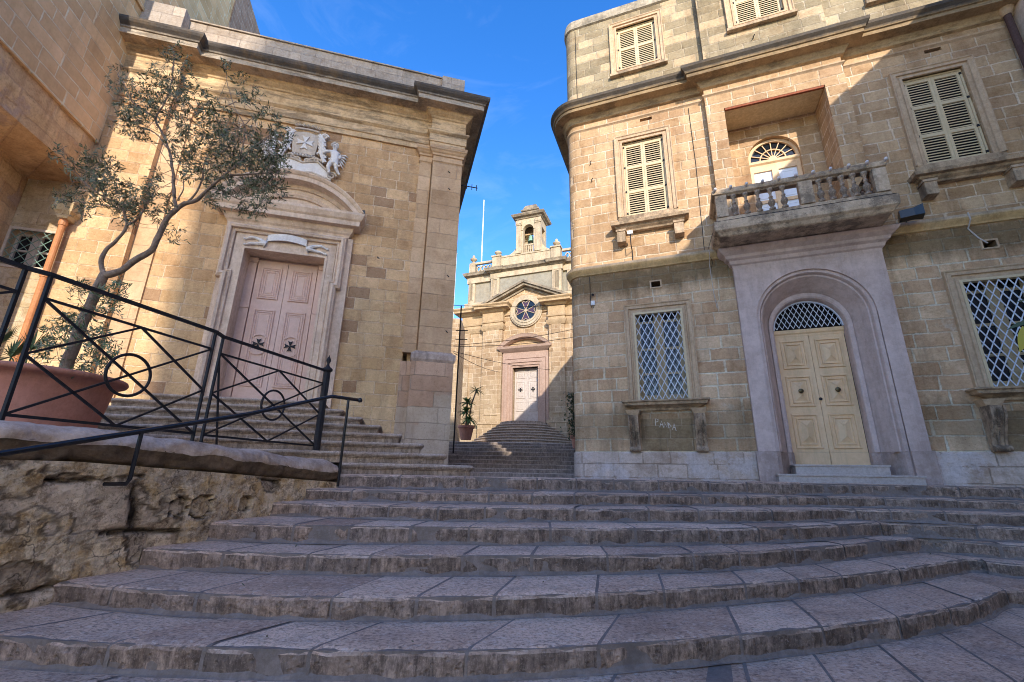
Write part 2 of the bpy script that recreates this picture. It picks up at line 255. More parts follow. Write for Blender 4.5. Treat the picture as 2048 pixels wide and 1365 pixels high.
def step_mat(name, tread1, tread2, ris1, ris2, crust):
    """hard limestone steps: each block its own tone; dressed, pitted treads; dirty risers"""
    n = NB(name); P = n.obj(); g = n.new('ShaderNodeNewGeometry')
    rnd = g.outputs['Random Per Island']
    sx = n.new('ShaderNodeSeparateXYZ'); n.put(sx.inputs[0], g.outputs['True Normal'])
    up = n.ramp(sx.outputs[2], 0.25, 0.75)
    med = n.noise(P, 2.2, 6, 0.7); fn = n.noise(P, 55, 5, 0.75); mid = n.noise(P, 14, 5, 0.75)
    tr = n.mix(n.math('ADD', n.math('MULTIPLY', rnd, .75), n.math('MULTIPLY', n.ramp(med, .3, .7), .35), clamp=True), tread1, tread2)
    tr = n.mix(n.math('MULTIPLY', n.ramp(n.noise(P, 3.3, 5, .7, (1, 1, 1), 4), .56, .72), .55), tr, (0.44, 0.33, 0.235))
    tr = n.mix(n.math('MULTIPLY', n.ramp(med, .5, .7), .45), tr, (0.17, 0.155, 0.165))
    pits = n.new('ShaderNodeTexVoronoi'); mp = n.new('ShaderNodeMapping'); n.put(mp.inputs[0], P); mp.inputs[3].default_value = (20, 38, 26)
    n.put(pits.inputs['Vector'], mp.outputs[0]); pits.inputs['Scale'].default_value = 1
    pm = n.math('MULTIPLY', n.ramp(pits.outputs['Distance'], 0.16, 0.34, 1, 0), n.ramp(n.noise(P, 3, 3), .3, .5))
    tr = n.mix(n.math('MULTIPLY', pm, .5), tr, (0.16, 0.12, 0.10))
    spk = n.ramp(n.noise(P, 44, 3, .7, (1, 1, 1), 13), .49, .60)
    tr = n.mix(n.math('MULTIPLY', spk, .62), tr, n.mix(1.0, tr, (.42, .38, .36), 'MULTIPLY'))
    tr = n.mix(n.math('MULTIPLY', n.ramp(n.noise(P, 24, 4, .75, (1, 1, 1), 23), .56, .64), .5), tr, (.80, .68, .58))
    tr = n.mix(n.math('MULTIPLY', n.ramp(n.noise(P, 1.1, 6, .75, (1, 1, 1), 31), .46, .60), .5), tr, n.mix(1.0, tr, (.55, .5, .48), 'MULTIPLY'))
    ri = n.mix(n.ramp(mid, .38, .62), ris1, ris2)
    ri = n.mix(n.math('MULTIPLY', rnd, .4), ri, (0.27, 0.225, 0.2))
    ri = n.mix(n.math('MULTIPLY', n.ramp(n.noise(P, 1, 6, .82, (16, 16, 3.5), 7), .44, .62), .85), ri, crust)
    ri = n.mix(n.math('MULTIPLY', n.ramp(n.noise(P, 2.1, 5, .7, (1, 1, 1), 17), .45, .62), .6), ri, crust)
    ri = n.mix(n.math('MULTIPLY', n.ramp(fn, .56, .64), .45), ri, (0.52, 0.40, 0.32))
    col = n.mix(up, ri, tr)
    col = n.mix(n.math('MULTIPLY', n.ramp(fn, .5, .66), .28), col, n.mix(1.0, col, (.5, .47, .46), 'MULTIPLY'))
    h = n.math('ADD', n.math('MULTIPLY', fn, .55), n.math('MULTIPLY', mid, .7)); h = n.math('SUBTRACT', h, n.math('MULTIPLY', pm, .8))
    n.bump(h, .75, .012)
    return n.done(col, .78, .3)
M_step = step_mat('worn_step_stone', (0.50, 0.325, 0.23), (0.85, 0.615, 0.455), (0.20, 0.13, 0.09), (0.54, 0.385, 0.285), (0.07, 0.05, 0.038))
M_lane = step_mat('lane_step_stone', (0.40, 0.31, 0.25), (0.60, 0.48, 0.40), (0.30, 0.235, 0.19), (0.50, 0.40, 0.33), (0.14, 0.11, 0.09))
M_cstep = step_mat('church_step_stone', (0.50, 0.37, 0.27), (0.66, 0.51, 0.38), (0.32, 0.23, 0.16), (0.56, 0.42, 0.31), (0.15, 0.105, 0.075))
M_pave = step_mat('paving_stone', (0.42, 0.30, 0.225), (0.68, 0.52, 0.41), (0.105, 0.09, 0.085), (0.25, 0.21, 0.20), (0.06, 0.052, 0.05))
def rubble():
    n = NB('rubble_masonry'); P = n.obj()
    wn = n.new('ShaderNodeTexNoise'); n.put(wn.inputs['Vector'], P); wn.inputs['Scale'].default_value = 2.4; wn.inputs['Detail'].default_value = 4
    v = n.new('ShaderNodeVectorMath', operation='MULTIPLY_ADD'); n.put(v.inputs[0], wn.outputs['Color']); v.inputs[1].default_value = (.35, .35, .35); n.put(v.inputs[2], P)
    a = n.new('ShaderNodeTexVoronoi', feature='DISTANCE_TO_EDGE'); mp = n.new('ShaderNodeMapping'); n.put(mp.inputs[0], v.outputs[0]); mp.inputs[3].default_value = (1.25, 1.25, 2.9)
    n.put(a.inputs['Vector'], mp.outputs[0]); a.inputs['Scale'].default_value = 1
    b = n.new('ShaderNodeTexVoronoi'); n.put(b.inputs['Vector'], mp.outputs[0]); b.inputs['Scale'].default_value = 1
    cs = n.new('ShaderNodeSeparateColor'); n.put(cs.inputs[0], b.outputs['Color'])
    med = n.noise(P, 4, 7, .75); fn = n.noise(P, 40, 5, .75)
    col = n.mix(cs.outputs[0], (0.50, 0.355, 0.235), (0.72, 0.56, 0.41))
    col = n.mix(n.ramp(med, .52, .64), col, (0.17, 0.13, 0.095))
    plas = n.ramp(n.noise(P, 1.3, 7, .66, (1, 1, 1), 2.2), .53, .56)
    pc = n.mix(n.ramp(n.noise(P, 6, 5, .7), .42, .6), (0.78, 0.61, 0.42), (0.62, 0.42, 0.22))
    col = n.mix(plas, col, pc)
    j = n.math('MULTIPLY', n.ramp(a.outputs['Distance'], .0, .05, 1, 0), n.math('SUBTRACT', 1, n.math('MULTIPLY', plas, .75)))
    col = n.mix(j, col, (0.06, 0.046, 0.036))
    col = n.mix(n.math('MULTIPLY', n.ramp(fn, .55, .7), .5), col, n.mix(1, col, (.4, .36, .32), 'MULTIPLY'))
    h = n.math('ADD', n.math('MULTIPLY', n.ramp(a.outputs['Distance'], 0, .12), 1.6), n.math('MULTIPLY', med, 1.4))
    h = n.math('ADD', h, n.math('MULTIPLY', fn, .4)); h = n.math('ADD', h, n.math('MULTIPLY', plas, .7)); n.bump(h, .9, .03)
    return n.done(col, .95, .1)
def rubble2():
    n = NB('rubble_masonry'); P = n.obj(); at_ = n.new('ShaderNodeAttribute'); at_.attribute_name = 'wall'
    c = n.new('ShaderNodeSeparateColor'); n.put(c.inputs[0], at_.outputs['Color']); J, Rn, Pl = c.outputs
    med = n.noise(P, 5, 7, .78); fn = n.noise(P, 42, 5, .8); lo = n.noise(P, 1.6, 6, .7, (1, 1, 1), 5)
    col = n.mix(n.math('ADD', n.math('MULTIPLY', Rn, .6), n.math('MULTIPLY', n.ramp(med, .35, .65), .4), clamp=True), (0.52, 0.385, 0.265), (0.80, 0.63, 0.47))
    col = n.mix(n.math('MULTIPLY', n.ramp(lo, .47, .62), .8), col, (0.16, 0.115, 0.08))
    pc = n.mix(n.ramp(n.noise(P, 7, 6, .75, (1, 1, 1), 1), .42, .6), (0.78, 0.62, 0.44), (0.60, 0.40, 0.20))
    pc = n.mix(n.math('MULTIPLY', n.ramp(n.noise(P, 3, 6, .8, (1, 1, 1), 9), .5, .62), .7), pc, (0.36, 0.30, 0.25))
    col = n.mix(Pl, col, pc); edge = n.math('MULTIPLY', n.math('MULTIPLY', Pl, n.math('SUBTRACT', 1.0, Pl)), 3.6, clamp=True)
    col = n.mix(n.math('MULTIPLY', edge, .75), col, (0.10, 0.072, 0.05)); col = n.mix(J, col, (0.06, 0.044, 0.032))
    blo = n.noise(P, 11, 7, .82, (1, 1, 1), 2.5); col = n.mix(n.math('MULTIPLY', n.ramp(blo, .42, .5, 1, 0), .7), col, n.mix(1.0, col, (.36, .31, .27), 'MULTIPLY'))
    cv_ = n.new('ShaderNodeTexVoronoi', feature='DISTANCE_TO_EDGE'); wn_ = n.new('ShaderNodeTexNoise'); n.put(wn_.inputs['Vector'], P); wn_.inputs['Scale'].default_value = 5; wn_.inputs['Detail'].default_value = 5
    va_ = n.new('ShaderNodeVectorMath', operation='MULTIPLY_ADD'); n.put(va_.inputs[0], wn_.outputs['Color']); va_.inputs[1].default_value = (.35, .35, .35); n.put(va_.inputs[2], P); n.put(cv_.inputs['Vector'], va_.outputs[0]); cv_.inputs['Scale'].default_value = 3.2
    col = n.mix(n.math('MULTIPLY', n.math('MULTIPLY', n.ramp(cv_.outputs['Distance'], 0, .018, 1, 0), n.ramp(lo, .45, .55)), .85), col, (0.05, .037, .028))
    run = n.noise(P, 1, 6, .75, (5, 5, 1.1), 3); col = n.mix(n.math('MULTIPLY', n.ramp(run, .52, .66), .6), col, (0.10, 0.072, 0.05))
    col = n.mix(n.math('MULTIPLY', n.ramp(fn, .54, .66), .6), col, n.mix(1, col, (.42, .36, .31), 'MULTIPLY'))
    n.bump(n.math('ADD', n.math('MULTIPLY', med, 1.3), n.math('MULTIPLY', fn, .8)), 1.0, .02); return n.done(col, .95, .1)
M_rub = rubble2()
M_cop = plain('coping_stone', (0.50, 0.37, 0.29), (0.72, 0.58, 0.49), 5, (0.22, 0.15, 0.10), .7, bumpk=.9)
M_copd = plain('coping_dark_stone', (0.11, 0.075, 0.05), (0.30, 0.21, 0.14), 6, (0.05, 0.04, 0.03), .6, bumpk=1.0)

# ------------------------------------------------------------------ mesh building
class MB:
    def __init__(s): s.v = []; s.f = []
    def add(s, vs, fs):
        k = len(s.v); s.v += [tuple(p) for p in vs]; s.f += [tuple(i + k for i in f) for f in fs]; return s
    def box(s, x0, x1, y0, y1, z0, z1):
        return s.add([(x0, y0, z0), (x1, y0, z0), (x1, y1, z0), (x0, y1, z0), (x0, y0, z1), (x1, y0, z1), (x1, y1, z1), (x0, y1, z1)],
                     [(0, 3, 2, 1), (4, 5, 6, 7), (0, 1, 5, 4), (1, 2, 6, 5), (2, 3, 7, 6), (3, 0, 4, 7)])
    def prism(s, pts, y0, y1):                 # polygon in x,z pushed from y0 (front) to y1
        n = len(pts); a = [(x, y0, z) for x, z in pts]; b = [(x, y1, z) for x, z in pts]
        return s.add(a + b, [tuple(range(n)), tuple(range(2 * n - 1, n - 1, -1))] + [(i, i + n, (i + 1) % n + n, (i + 1) % n) for i in range(n)])
    def slab(s, pts, z0, z1):                  # polygon in x,y between z0 and z1
        n = len(pts); a = [(x, y, z0) for x, y in pts]; b = [(x, y, z1) for x, y in pts]
        return s.add(a + b, [tuple(range(n - 1, -1, -1)), tuple(range(n, 2 * n))] + [(i, (i + 1) % n, (i + 1) % n + n, i + n) for i in range(n)])
    def ring(s, uc, zc, r0, r1, y0, y1, a0=0, a1=pi, n=28, rz=1.0):
        vs = []
        for i in range(n + 1):
            a = a0 + (a1 - a0) * i / n
            for r in (r0, r1):
                for y in (y0, y1): vs.append((uc + r * cos(a), y, zc + r * sin(a) * rz))
        fs = []
        for i in range(n):
            k = 4 * i
            fs += [(k, k + 4, k + 6, k + 2), (k + 1, k + 3, k + 7, k + 5), (k, k + 1, k + 5, k + 4), (k + 2, k + 6, k + 7, k + 3)]
        fs += [(0, 2, 3, 1), (4 * n, 4 * n + 1, 4 * n + 3, 4 * n + 2)]
        return s.add(vs, fs)
    def loft(s, loops, closed=False, cap0=False, cap1=False):
        n = len(loops[0]); vs = [p for l in loops for p in l]; fs = []
        for a in range(len(loops) - 1):
            for i in range(n if closed else n - 1):
                j = (i + 1) % n; fs.append((a * n + i, a * n + j, (a + 1) * n + j, (a + 1) * n + i))
        if cap0: fs.append(tuple(range(n - 1, -1, -1)))
        if cap1: fs.append(tuple(range((len(loops) - 1) * n, len(loops) * n)))
        return s.add(vs, fs)
    def rings(s, x0, x1, z0, z1, steps, cap=True):       # nested rectangles: steps = [(inset, y)]
        L = [[(x0 + i, y, z0 + i), (x1 - i, y, z0 + i), (x1 - i, y, z1 - i), (x0 + i, y, z1 - i)] for i, y in steps]
        return s.loft(L, True, False, cap)
    def lathe(s, prof, c=(0, 0, 0), n=16, sx=1, sy=1, cap=True):
        L = [[(c[0] + r * cos(2 * pi * i / n) * sx, c[1] + r * sin(2 * pi * i / n) * sy, c[2] + z) for i in range(n)] for r, z in prof]
        return s.loft(L, True, cap, cap)
    def tube(s, path, r, n=6, cap=True):
        P = [Vector(p) for p in path]; R = r if isinstance(r, (list, tuple)) else [r] * len(P); L = []; prev = None
        for i, p in enumerate(P):
            d = (P[min(i + 1, len(P) - 1)] - P[max(i - 1, 0)])
            d = d.normalized() if d.length > 1e-9 else Vector((0, 0, 1))
            if prev is None:
                a = Vector((0, 0, 1)) if abs(d.z) < .9 else Vector((1, 0, 0)); u = d.cross(a).normalized()
            else: u = (prev - d * prev.dot(d)); u = u.normalized() if u.length > 1e-6 else d.orthogonal().normalized()
            prev = u; v = d.cross(u)
            L.append([tuple(p + (u * cos(2 * pi * k / n + pi / n) + v * sin(2 * pi * k / n + pi / n)) * R[i]) for k in range(n)])
        return s.loft(L, True, cap, cap)
    def bar(s, a, b, w, t=None): return s.tube([a, b], w, 4)
    def sweep(s, path, prof, capped=True):     # plan path (x,y), outward on the right-hand side; prof (proj, z)
        n = len(path); off = []
        for i, (x, y) in enumerate(path):
            ds = []
            if i > 0: ds.append((x - path[i - 1][0], y - path[i - 1][1]))
            if i < n - 1: ds.append((path[i + 1][0] - x, path[i + 1][1] - y))
            ns = []
            for dx, dy in ds:
                l = hypot(dx, dy) or 1; ns.append((dy / l, -dx / l))
            if len(ns) == 1: off.append(ns[0])
            else:
                mx, my = ns[0][0] + ns[1][0], ns[0][1] + ns[1][1]; q = (mx * mx + my * my) or 1
                off.append((2 * mx / q, 2 * my / q))
        L = [[(path[i][0] + off[i][0] * p, path[i][1] + off[i][1] * p, z) for i in range(n)] for p, z in prof]
        k = len(s.v); s.loft(L)
        if capped:
            m = len(prof); s.f.append(tuple(k + a * n for a in range(m))); s.f.append(tuple(k + a * n + n - 1 for a in range(m - 1, -1, -1)))
        return s
    def jitter(s, a, sc=6, seed=0):
        s.v = [tuple(Vector(p) + noise.noise_vector((Vector(p) + Vector((seed, 0, 0))) * sc) * a) for p in s.v]; return s
    def build(s, name, mat, parent=None, org=(0, 0, 0), smooth=False, bevel=0):
        me = bpy.data.meshes.new(name)
        me.from_pydata([(p[0] - org[0], p[1] - org[1], p[2] - org[2]) for p in s.v], [], s.f); me.update()
        o = bpy.data.objects.new(name, me); COL.objects.link(o); me.materials.append(mat)
        if smooth:
            for p in me.polygons: p.use_smooth = True
        if bevel:
            b = o.modifiers.new('bevel', 'BEVEL'); b.width = bevel; b.segments = 2; b.limit_method = 'ANGLE'; b.angle_limit = radians(40)
        if parent: o.parent = parent
        return o
def tag(o, label=None, cat=None, group=None, kind=None):
    if label: o['label'] = label
    if cat: o['category'] = cat
    if group: o['group'] = group
    if kind: o['kind'] = kind
    return o
class Frame:
    sc = 1.0
    def __init__(s, o, yaw): s.o = Vector(o); s.yaw = yaw
    def w(s, p):
        c, q = cos(s.yaw), sin(s.yaw); return Vector((s.o.x + p[0] * c - p[1] * q, s.o.y + p[0] * q + p[1] * c, s.o.z + p[2]))
    def loc(s, P):
        c, q = cos(s.yaw), sin(s.yaw); x, y = P[0] - s.o.x, P[1] - s.o.y; return (x * c + y * q, -x * q + y * c, P[2])
WLD = Frame((0, 0, 0), 0)
LF = Frame((-1.4974, 10.4, 0), 0.25335530357858654)          # left church front
RF = Frame((1.6952, 10.2, 0), -0.3566832930429944)           # right corner house front
CF = Frame((0.86, 27, 0), radians(-20.9)); CF.sc = 4 / 3                    # far church front
def thing(name, label, cat, fr, loc=(0, 0, 0), group=None):
    o = bpy.data.objects.new(name, None); COL.objects.link(o); o.location = fr.w(loc) * fr.sc; o.rotation_euler.z = fr.yaw; o.scale = (fr.sc,) * 3
    o.empty_display_size = .2; return tag(o, label, cat, group)
def copytree(o, parent=None, **kw):
    c = o.copy(); COL.objects.link(c); c.parent = parent
    for ch in list(o.children): copytree(ch, c)
    return c

def wall(mb, x0, x1, z0, z1, holes, y=0.0, depth=.3):        # front skin with rectangular openings and their reveals
    xs = sorted({x0, x1} | {h[0] for h in holes} | {h[1] for h in holes}); zs = sorted({z0, z1} | {h[2] for h in holes} | {h[3] for h in holes})
    xs = [v for v in xs if x0 <= v <= x1]; zs = [v for v in zs if z0 <= v <= z1]
    for a, b in zip(xs, xs[1:]):
        for c, d in zip(zs, zs[1:]):
            mx, mz = (a + b) / 2, (c + d) / 2
            if any(h[0] < mx < h[1] and h[2] < mz < h[3] for h in holes): continue
            mb.add([(a, y, c), (b, y, c), (b, y, d), (a, y, d)], [(0, 1, 2, 3)])
    for h in holes:
        a, b, c, d = h[:4]; e = y + (h[4] if len(h) > 4 else depth)
        mb.add([(a, y, c), (b, y, c), (b, y, d), (a, y, d), (a, e, c), (b, e, c), (b, e, d), (a, e, d)],
               [(0, 3, 7, 4), (1, 5, 6, 2), (3, 2, 6, 7), (0, 4, 5, 1)])
    return mb
def frame(mb, a, b, c, d, y, prof, bottom=False):            # moulded surround: prof = [(out, proj)] from the opening outwards
    for (o0, p0), (o1, p1) in zip(prof, prof[1:]):
        def L(o, p): return [(a - o, y - p, c - (o if bottom else 0)), (a - o, y - p, d + o), (b + o, y - p, d + o), (b + o, y - p, c - (o if bottom else 0))]
        mb.loft([L(o0, p0), L(o1, p1)], bottom)
    return mb
def lattice(mb, a, b, c, d, du, dz, y, r=.008, inside=None):
    segs = []
    for sg in (1, -1):
        k0 = -int((b - a) / du) - 2 - int((d - c) / dz)
        for k in range(k0, int((b - a) / du) + int((d - c) / dz) + 4):
            # line: x = a + k*du + sg*(z-c)*du/dz
            pts = []; N = 60
            lo = hi = None
            for i in range(N + 1):
                z = c + (d - c) * i / N; x = a + (k + .5) * du + sg * (z - c) * du / dz
                if a <= x <= b and (inside is None or inside(x, z)):
                    lo = (x, z) if lo is None else lo; hi = (x, z)
            if lo and hi and lo != hi: segs.append((lo, hi, sg))
    for p, q, sg in segs: mb.tube([(p[0], y + sg * r * .5, p[1]), (q[0], y + sg * r * .5, q[1])], r, 4)
    return mb
def arch(uc, R, zc, z0, n=24): return [(uc - R, z0)] + [(uc - R * cos(pi * i / n), zc + R * sin(pi * i / n)) for i in range(n + 1)] + [(uc + R, z0)]
def archloft(mb, uc, z0, prof): return mb.loft([[(x, y, z) for x, z in arch(uc, R, zc, z0)] for R, zc, y in prof])
def maltese(mb, uc, zc, s, y0, y1):
    for k in range(4):
        a = k * pi / 2; t = []
        for r, q in ((0.06, -.06), (1, -.42), (.78, 0), (1, .42), (0.06, .06)):
            t.append((uc + s * (r * cos(a) - q * sin(a)), zc + s * (r * sin(a) + q * cos(a))))
        mb.prism(t, y0 - .0007 * k, y1)
    return mb
def shutter(x0, x1, z0, z1, y, rails):
    mb = MB(); t = .05; mb.box(x0, x0 + t, y, y + .04, z0, z1).box(x1 - t, x1, y, y + .04, z0, z1)
    zz = [z0] + rails + [z1]
    for z in [z0 + .04] + rails + [z1 - .04]: mb.box(x0 + t, x1 - t, y + .002, y + .038, z - .04, z + .04)
    for c, d in zip(zz, zz[1:]):
        z = c + .075
        while z < d - .05:
            mb.add([(x0 + t, y + .006, z - .022), (x1 - t, y + .006, z - .022), (x1 - t, y + .034, z + .004), (x0 + t, y + .034, z + .004),
                    (x0 + t, y + .006, z + .002), (x1 - t, y + .006, z + .002), (x1 - t, y + .034, z + .022), (x0 + t, y + .034, z + .022)],
                   [(0, 1, 5, 4), (4, 5, 6, 7), (3, 2, 1, 0), (2, 3, 7, 6)]); z += .064
    return mb
PROF_W = [(0, -.03), (0, .045), (.05, .045), (.06, .02), (.09, .02), (.10, .055), (.16, .055), (.18, .075), (.2, .075), (.205, 0)]

# ================================================================== RIGHT CORNER HOUSE
house = thing('corner_house', 'tall honey stone corner house with balcony, louvred shutters and pink arched doorway', 'building', RF)
def arc(cx, cy, r, a0, a1, n=8): return [(cx + r * cos(a0 + (a1 - a0) * i / n), cy + r * sin(a0 + (a1 - a0) * i / n)) for i in range(n + 1)]
corner = [(-.3, 9), (-.3, .3)] + arc(0, .3, .3, pi, 1.5 * pi)[1:]
UC = 4.76
g = MB(); wall(g, 0, 9.3, .53, 4.85, [(1.19, 2.28, 1.6, 3.68), (7.17, 8.27, 1.6, 3.68), (3.45, 6.05, .53, 4.4, .1), (1.66, 1.86, 4.28, 4.42, .25), (7.69, 7.89, 4.28, 4.42, .25)])
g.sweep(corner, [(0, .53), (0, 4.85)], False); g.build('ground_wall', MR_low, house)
g = MB(); wall(g, 0, 9.3, 4.85, 9.42, [(1.2, 2.22, 6.23, 8.48), (7.22, 8.26, 6.23, 8.48), (3.28, 6.2, 4.85, 9.42, .05), (1.7, 2.0, 9.04, 9.13, .2), (7.75, 8.05, 9.04, 9.13, .2)])
g.sweep(corner, [(0, 4.85), (0, 9.42)], False); g.build('upper_wall', MR_mid, house)
g = MB(); wall(g, 3.28, 6.2, 4.9, 9.42, [(3.68, 5.79, 5.0, 8.72, .92)], y=-.15)
g.add([(3.28, -.15, 4.9), (3.28, 0, 4.9), (3.28, 0, 9.42), (3.28, -.15, 9.42)], [(0, 1, 2, 3)])
g.add([(6.2, -.15, 4.9), (6.2, 0, 4.9), (6.2, 0, 9.42), (6.2, -.15, 9.42)], [(3, 2, 1, 0)])
MB().box(3.69, 5.78, -.085, .69, 8.704, 8.716).build('loggia_ceiling', plain('yellow_plaster', (0.74, 0.58, 0.33), (0.80, 0.65, 0.40), 3, (.5, .36, .2), .3), house)
# back wall of the loggia with an arched door hole
R_, zc_ = .56, 7.72
g.prism([(3.66, 5.0), (3.66, 8.74), (5.81, 8.74), (5.81, 5.0)] + [(UC + R_ * cos(pi * i / 20), zc_ + R_ * sin(pi * i / 20)) for i in range(21)][0:0] + [(UC + R_, 5.0)] + [(UC + R_ * cos(pi * i / 20), zc_ + R_ * sin(pi * i / 20)) for i in range(21)] + [(UC - R_, 5.0)], .7, .9)
g.build('balcony_bay', MR_mid, house)
MB().box(3.7, 5.77, -.146, -.09, 8.665, 8.715).build('loggia_lintel', M_wood, house)
g = MB(); wall(g, 0, 3.38, 9.9, 12.98, [(1.24, 2.29, 10.95, 12.47)]); wall(g, 3.38, 6.1, 9.9, 12.98, [(4.23, 5.32, 11.2, 12.9)], y=-.15); wall(g, 6.1, 9.3, 9.9, 12.98, [(7.2, 8.28, 11.0, 12.5)])
for x in (3.38, 6.1): g.add([(x, -.15, 9.9), (x, 0, 9.9), (x, 0, 12.98), (x, -.15, 12.98)], [(0, 1, 2, 3)])
g.sweep(corner, [(0, 9.9), (0, 12.98)], False); g.build('attic_wall', MR_att, house)
pathA = corner + [(3.38, 0), (3.38, -.15), (6.1, -.15), (6.1, 0), (9.3, 0)]
MB().sweep(pathA, [(-.5, 12.95), (.0, 12.95), (.05, 12.98), (.05, 13.2), (.03, 13.3), (-.5, 13.3)]).jitter(.012, 3).build('parapet_cap', MR_cap, house)
pathR = corner + [(3.28, 0), (3.28, -.15), (6.2, -.15), (6.2, 0), (9.3, 0)]
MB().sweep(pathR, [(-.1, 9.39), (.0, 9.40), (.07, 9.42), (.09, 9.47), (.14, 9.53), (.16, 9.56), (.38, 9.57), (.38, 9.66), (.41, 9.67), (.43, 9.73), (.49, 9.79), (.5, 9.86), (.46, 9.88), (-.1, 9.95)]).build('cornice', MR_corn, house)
MB().sweep(pathR, [(-.05, 9.155), (.0, 9.16), (.02, 9.18), (.045, 9.2), (.045, 9.235), (-.05, 9.25)]).build('astragal', MR_dress, house)
pl = corner + [(3.4, 0)]; prs = [(-.05, 4.775), (0, 4.78), (.035, 4.79), (.05, 4.82), (.1, 4.88), (.125, 4.92), (.13, 4.985), (-.05, 5.03)]
MB().sweep(pl, prs).build('string_course', MR_string, house); MB().sweep([(6.1, 0), (9.3, 0)], prs).build('string_course', MR_string, house)
bp = [(-.05, -.12), (.035, -.12), (.035, .5), (.02, .53), (-.05, .535)]
MB().sweep(corner + [(3.4, 0)], bp).build('plinth', MR_base, house); MB().sweep([(6.1, 0), (9.3, 0)], bp).build('plinth', MR_base, house)
core = MB().box(-.28, 9.3, .95, 9, -.1, 12.9); core.box(-.28, 3.3, .32, .95, -.1, 12.9); core.box(6.2, 9.3, .32, .95, -.1, 12.9); core.box(3.3, 6.2, .9, .95, 4.8, 9); core.build('inner_core', M_inner, house)
row = thing('unseen_lane_terrace', 'unseen stone terrace behind the corner house, placed to shade the far church', 'building', RF, (1, 9, 0))
MB().slab([RF.loc(p)[:2] for p in ((4.75, 18.4, 0), (7.2, 30.5, 0), (14, 28, 0), (12.5, 15.5, 0))], -1, 13.2).build('wall', MR_mid, row, org=(1, 9, 0))  # hidden slab, laid out so its roofline casts shade on the far church
for a in (1.7, 7.75):
    f_ = MB(); frame(f_, a - .04 if a < 2 else 7.69, (a + .16) if a < 2 else 7.89, 4.28, 4.42, 0, [(0, 0), (0, .02), (.03, .02), (.035, 0)], True); f_.build('vent_frame', MR_dress, house)

def louvre_window(x0, x1, z0, z1, rails, y=0.0, sill=None, closed=None):
    w_ = MB(); frame(w_, x0, x1, z0, z1, y, PROF_W if sill != 'flat' else PROF_W, sill == 'flat'); W = w_.build('window', MR_dress, house)
    m_ = MB(); frame(m_, x0 + .035, x1 - .035, z0 + .01, z1 - .035, y + .07, [(0, 0), (0, .03), (.034, .03)], True); m_.build('window_frame', M_shut, W)
    xm = (x0 + x1) / 2
    shutter(x0 + .04, xm - .002, z0 + .03, z1 - .04, y + .05, rails).build('shutter', M_shut, W); shutter(xm + .002, x1 - .04, z0 + .03, z1 - .04, y + .05, rails).build('shutter', M_shut, W)
    MB().box(x0, x1, y + .2, y + .21, z0, z1).build('dark_room', M_inner, W)
    for z in ([z0 + .12] + rails + [z1 - .12]):
        for x in (x0 + .03, x1 - .03): MB().box(x - .02, x + .02, y + .03, y + .06, z - .02, z + .03).build('hinge', M_iron, W)
    if sill == 'big':
        s_ = MB(); s_.sweep([(x0 - .3, y + .02), (x0 - .3, y), (x1 + .32, y), (x1 + .32, y + .02)], [(-.02, z0 - .55), (.02, z0 - .53), (.05, z0 - .51), (.10, z0 - .44), (.17, z0 - .40), (.24, z0 - .37), (.27, z0 - .34), (.27, z0 - .27), (-.02, z0 - .24)]) if False else None
        zt = z0 - .27; pf = [(-.05, zt - .2), (.12, zt - .2), (.14, zt - .16), (.2, zt - .12), (.22, zt - .08), (.3, zt - .07), (.32, zt), (-.05, zt + .03)]
        s_.sweep([(x0 - .06, y + .3), (x0 - .06, y), (x1 + .1, y), (x1 + .1, y + .3)], pf)
        s_.box(x0 - .05, x1 + .09, y, y + .2, zt - .0, z0 + .015) if False else s_.box(x0 - .2, x1 + .2, y - .04, y + .06, zt, z0 + .02)
        s_.build('sill', MR_dressd, W, bevel=.004)
        for a, b in ((x0 - .24, x0 - .04), (x1 + .06, x1 + .27)):
            MB().box(a, b, y - .25, y + .02, zt - .52, zt - .2).box(a - .02, b + .02, y - .27, y + .01, zt - .24, zt - .185).build('sill_bracket', MR_dressd, W, bevel=.006)
    if sill == 'flat': MB().box(x0 - .24, x1 + .24, y - .12, y + .02, z0 - .24, z0 - .15).build('sill', MR_dressd, W, bevel=.01)
    return W
tag(louvre_window(1.2, 2.22, 6.25, 8.48, [7.0, 7.73], sill='big'), 'tall louvred window left of the balcony')
tag(louvre_window(7.22, 8.26, 6.25, 8.48, [7.0, 7.73], sill='big'), 'tall louvred window right of the balcony')
louvre_window(1.24, 2.29, 10.95, 12.47, [11.72], sill='flat'); louvre_window(4.23, 5.32, 11.2, 12.9, [12.0], y=-.15, sill='flat'); louvre_window(7.2, 8.28, 11.0, 12.5, [11.75], sill='flat')

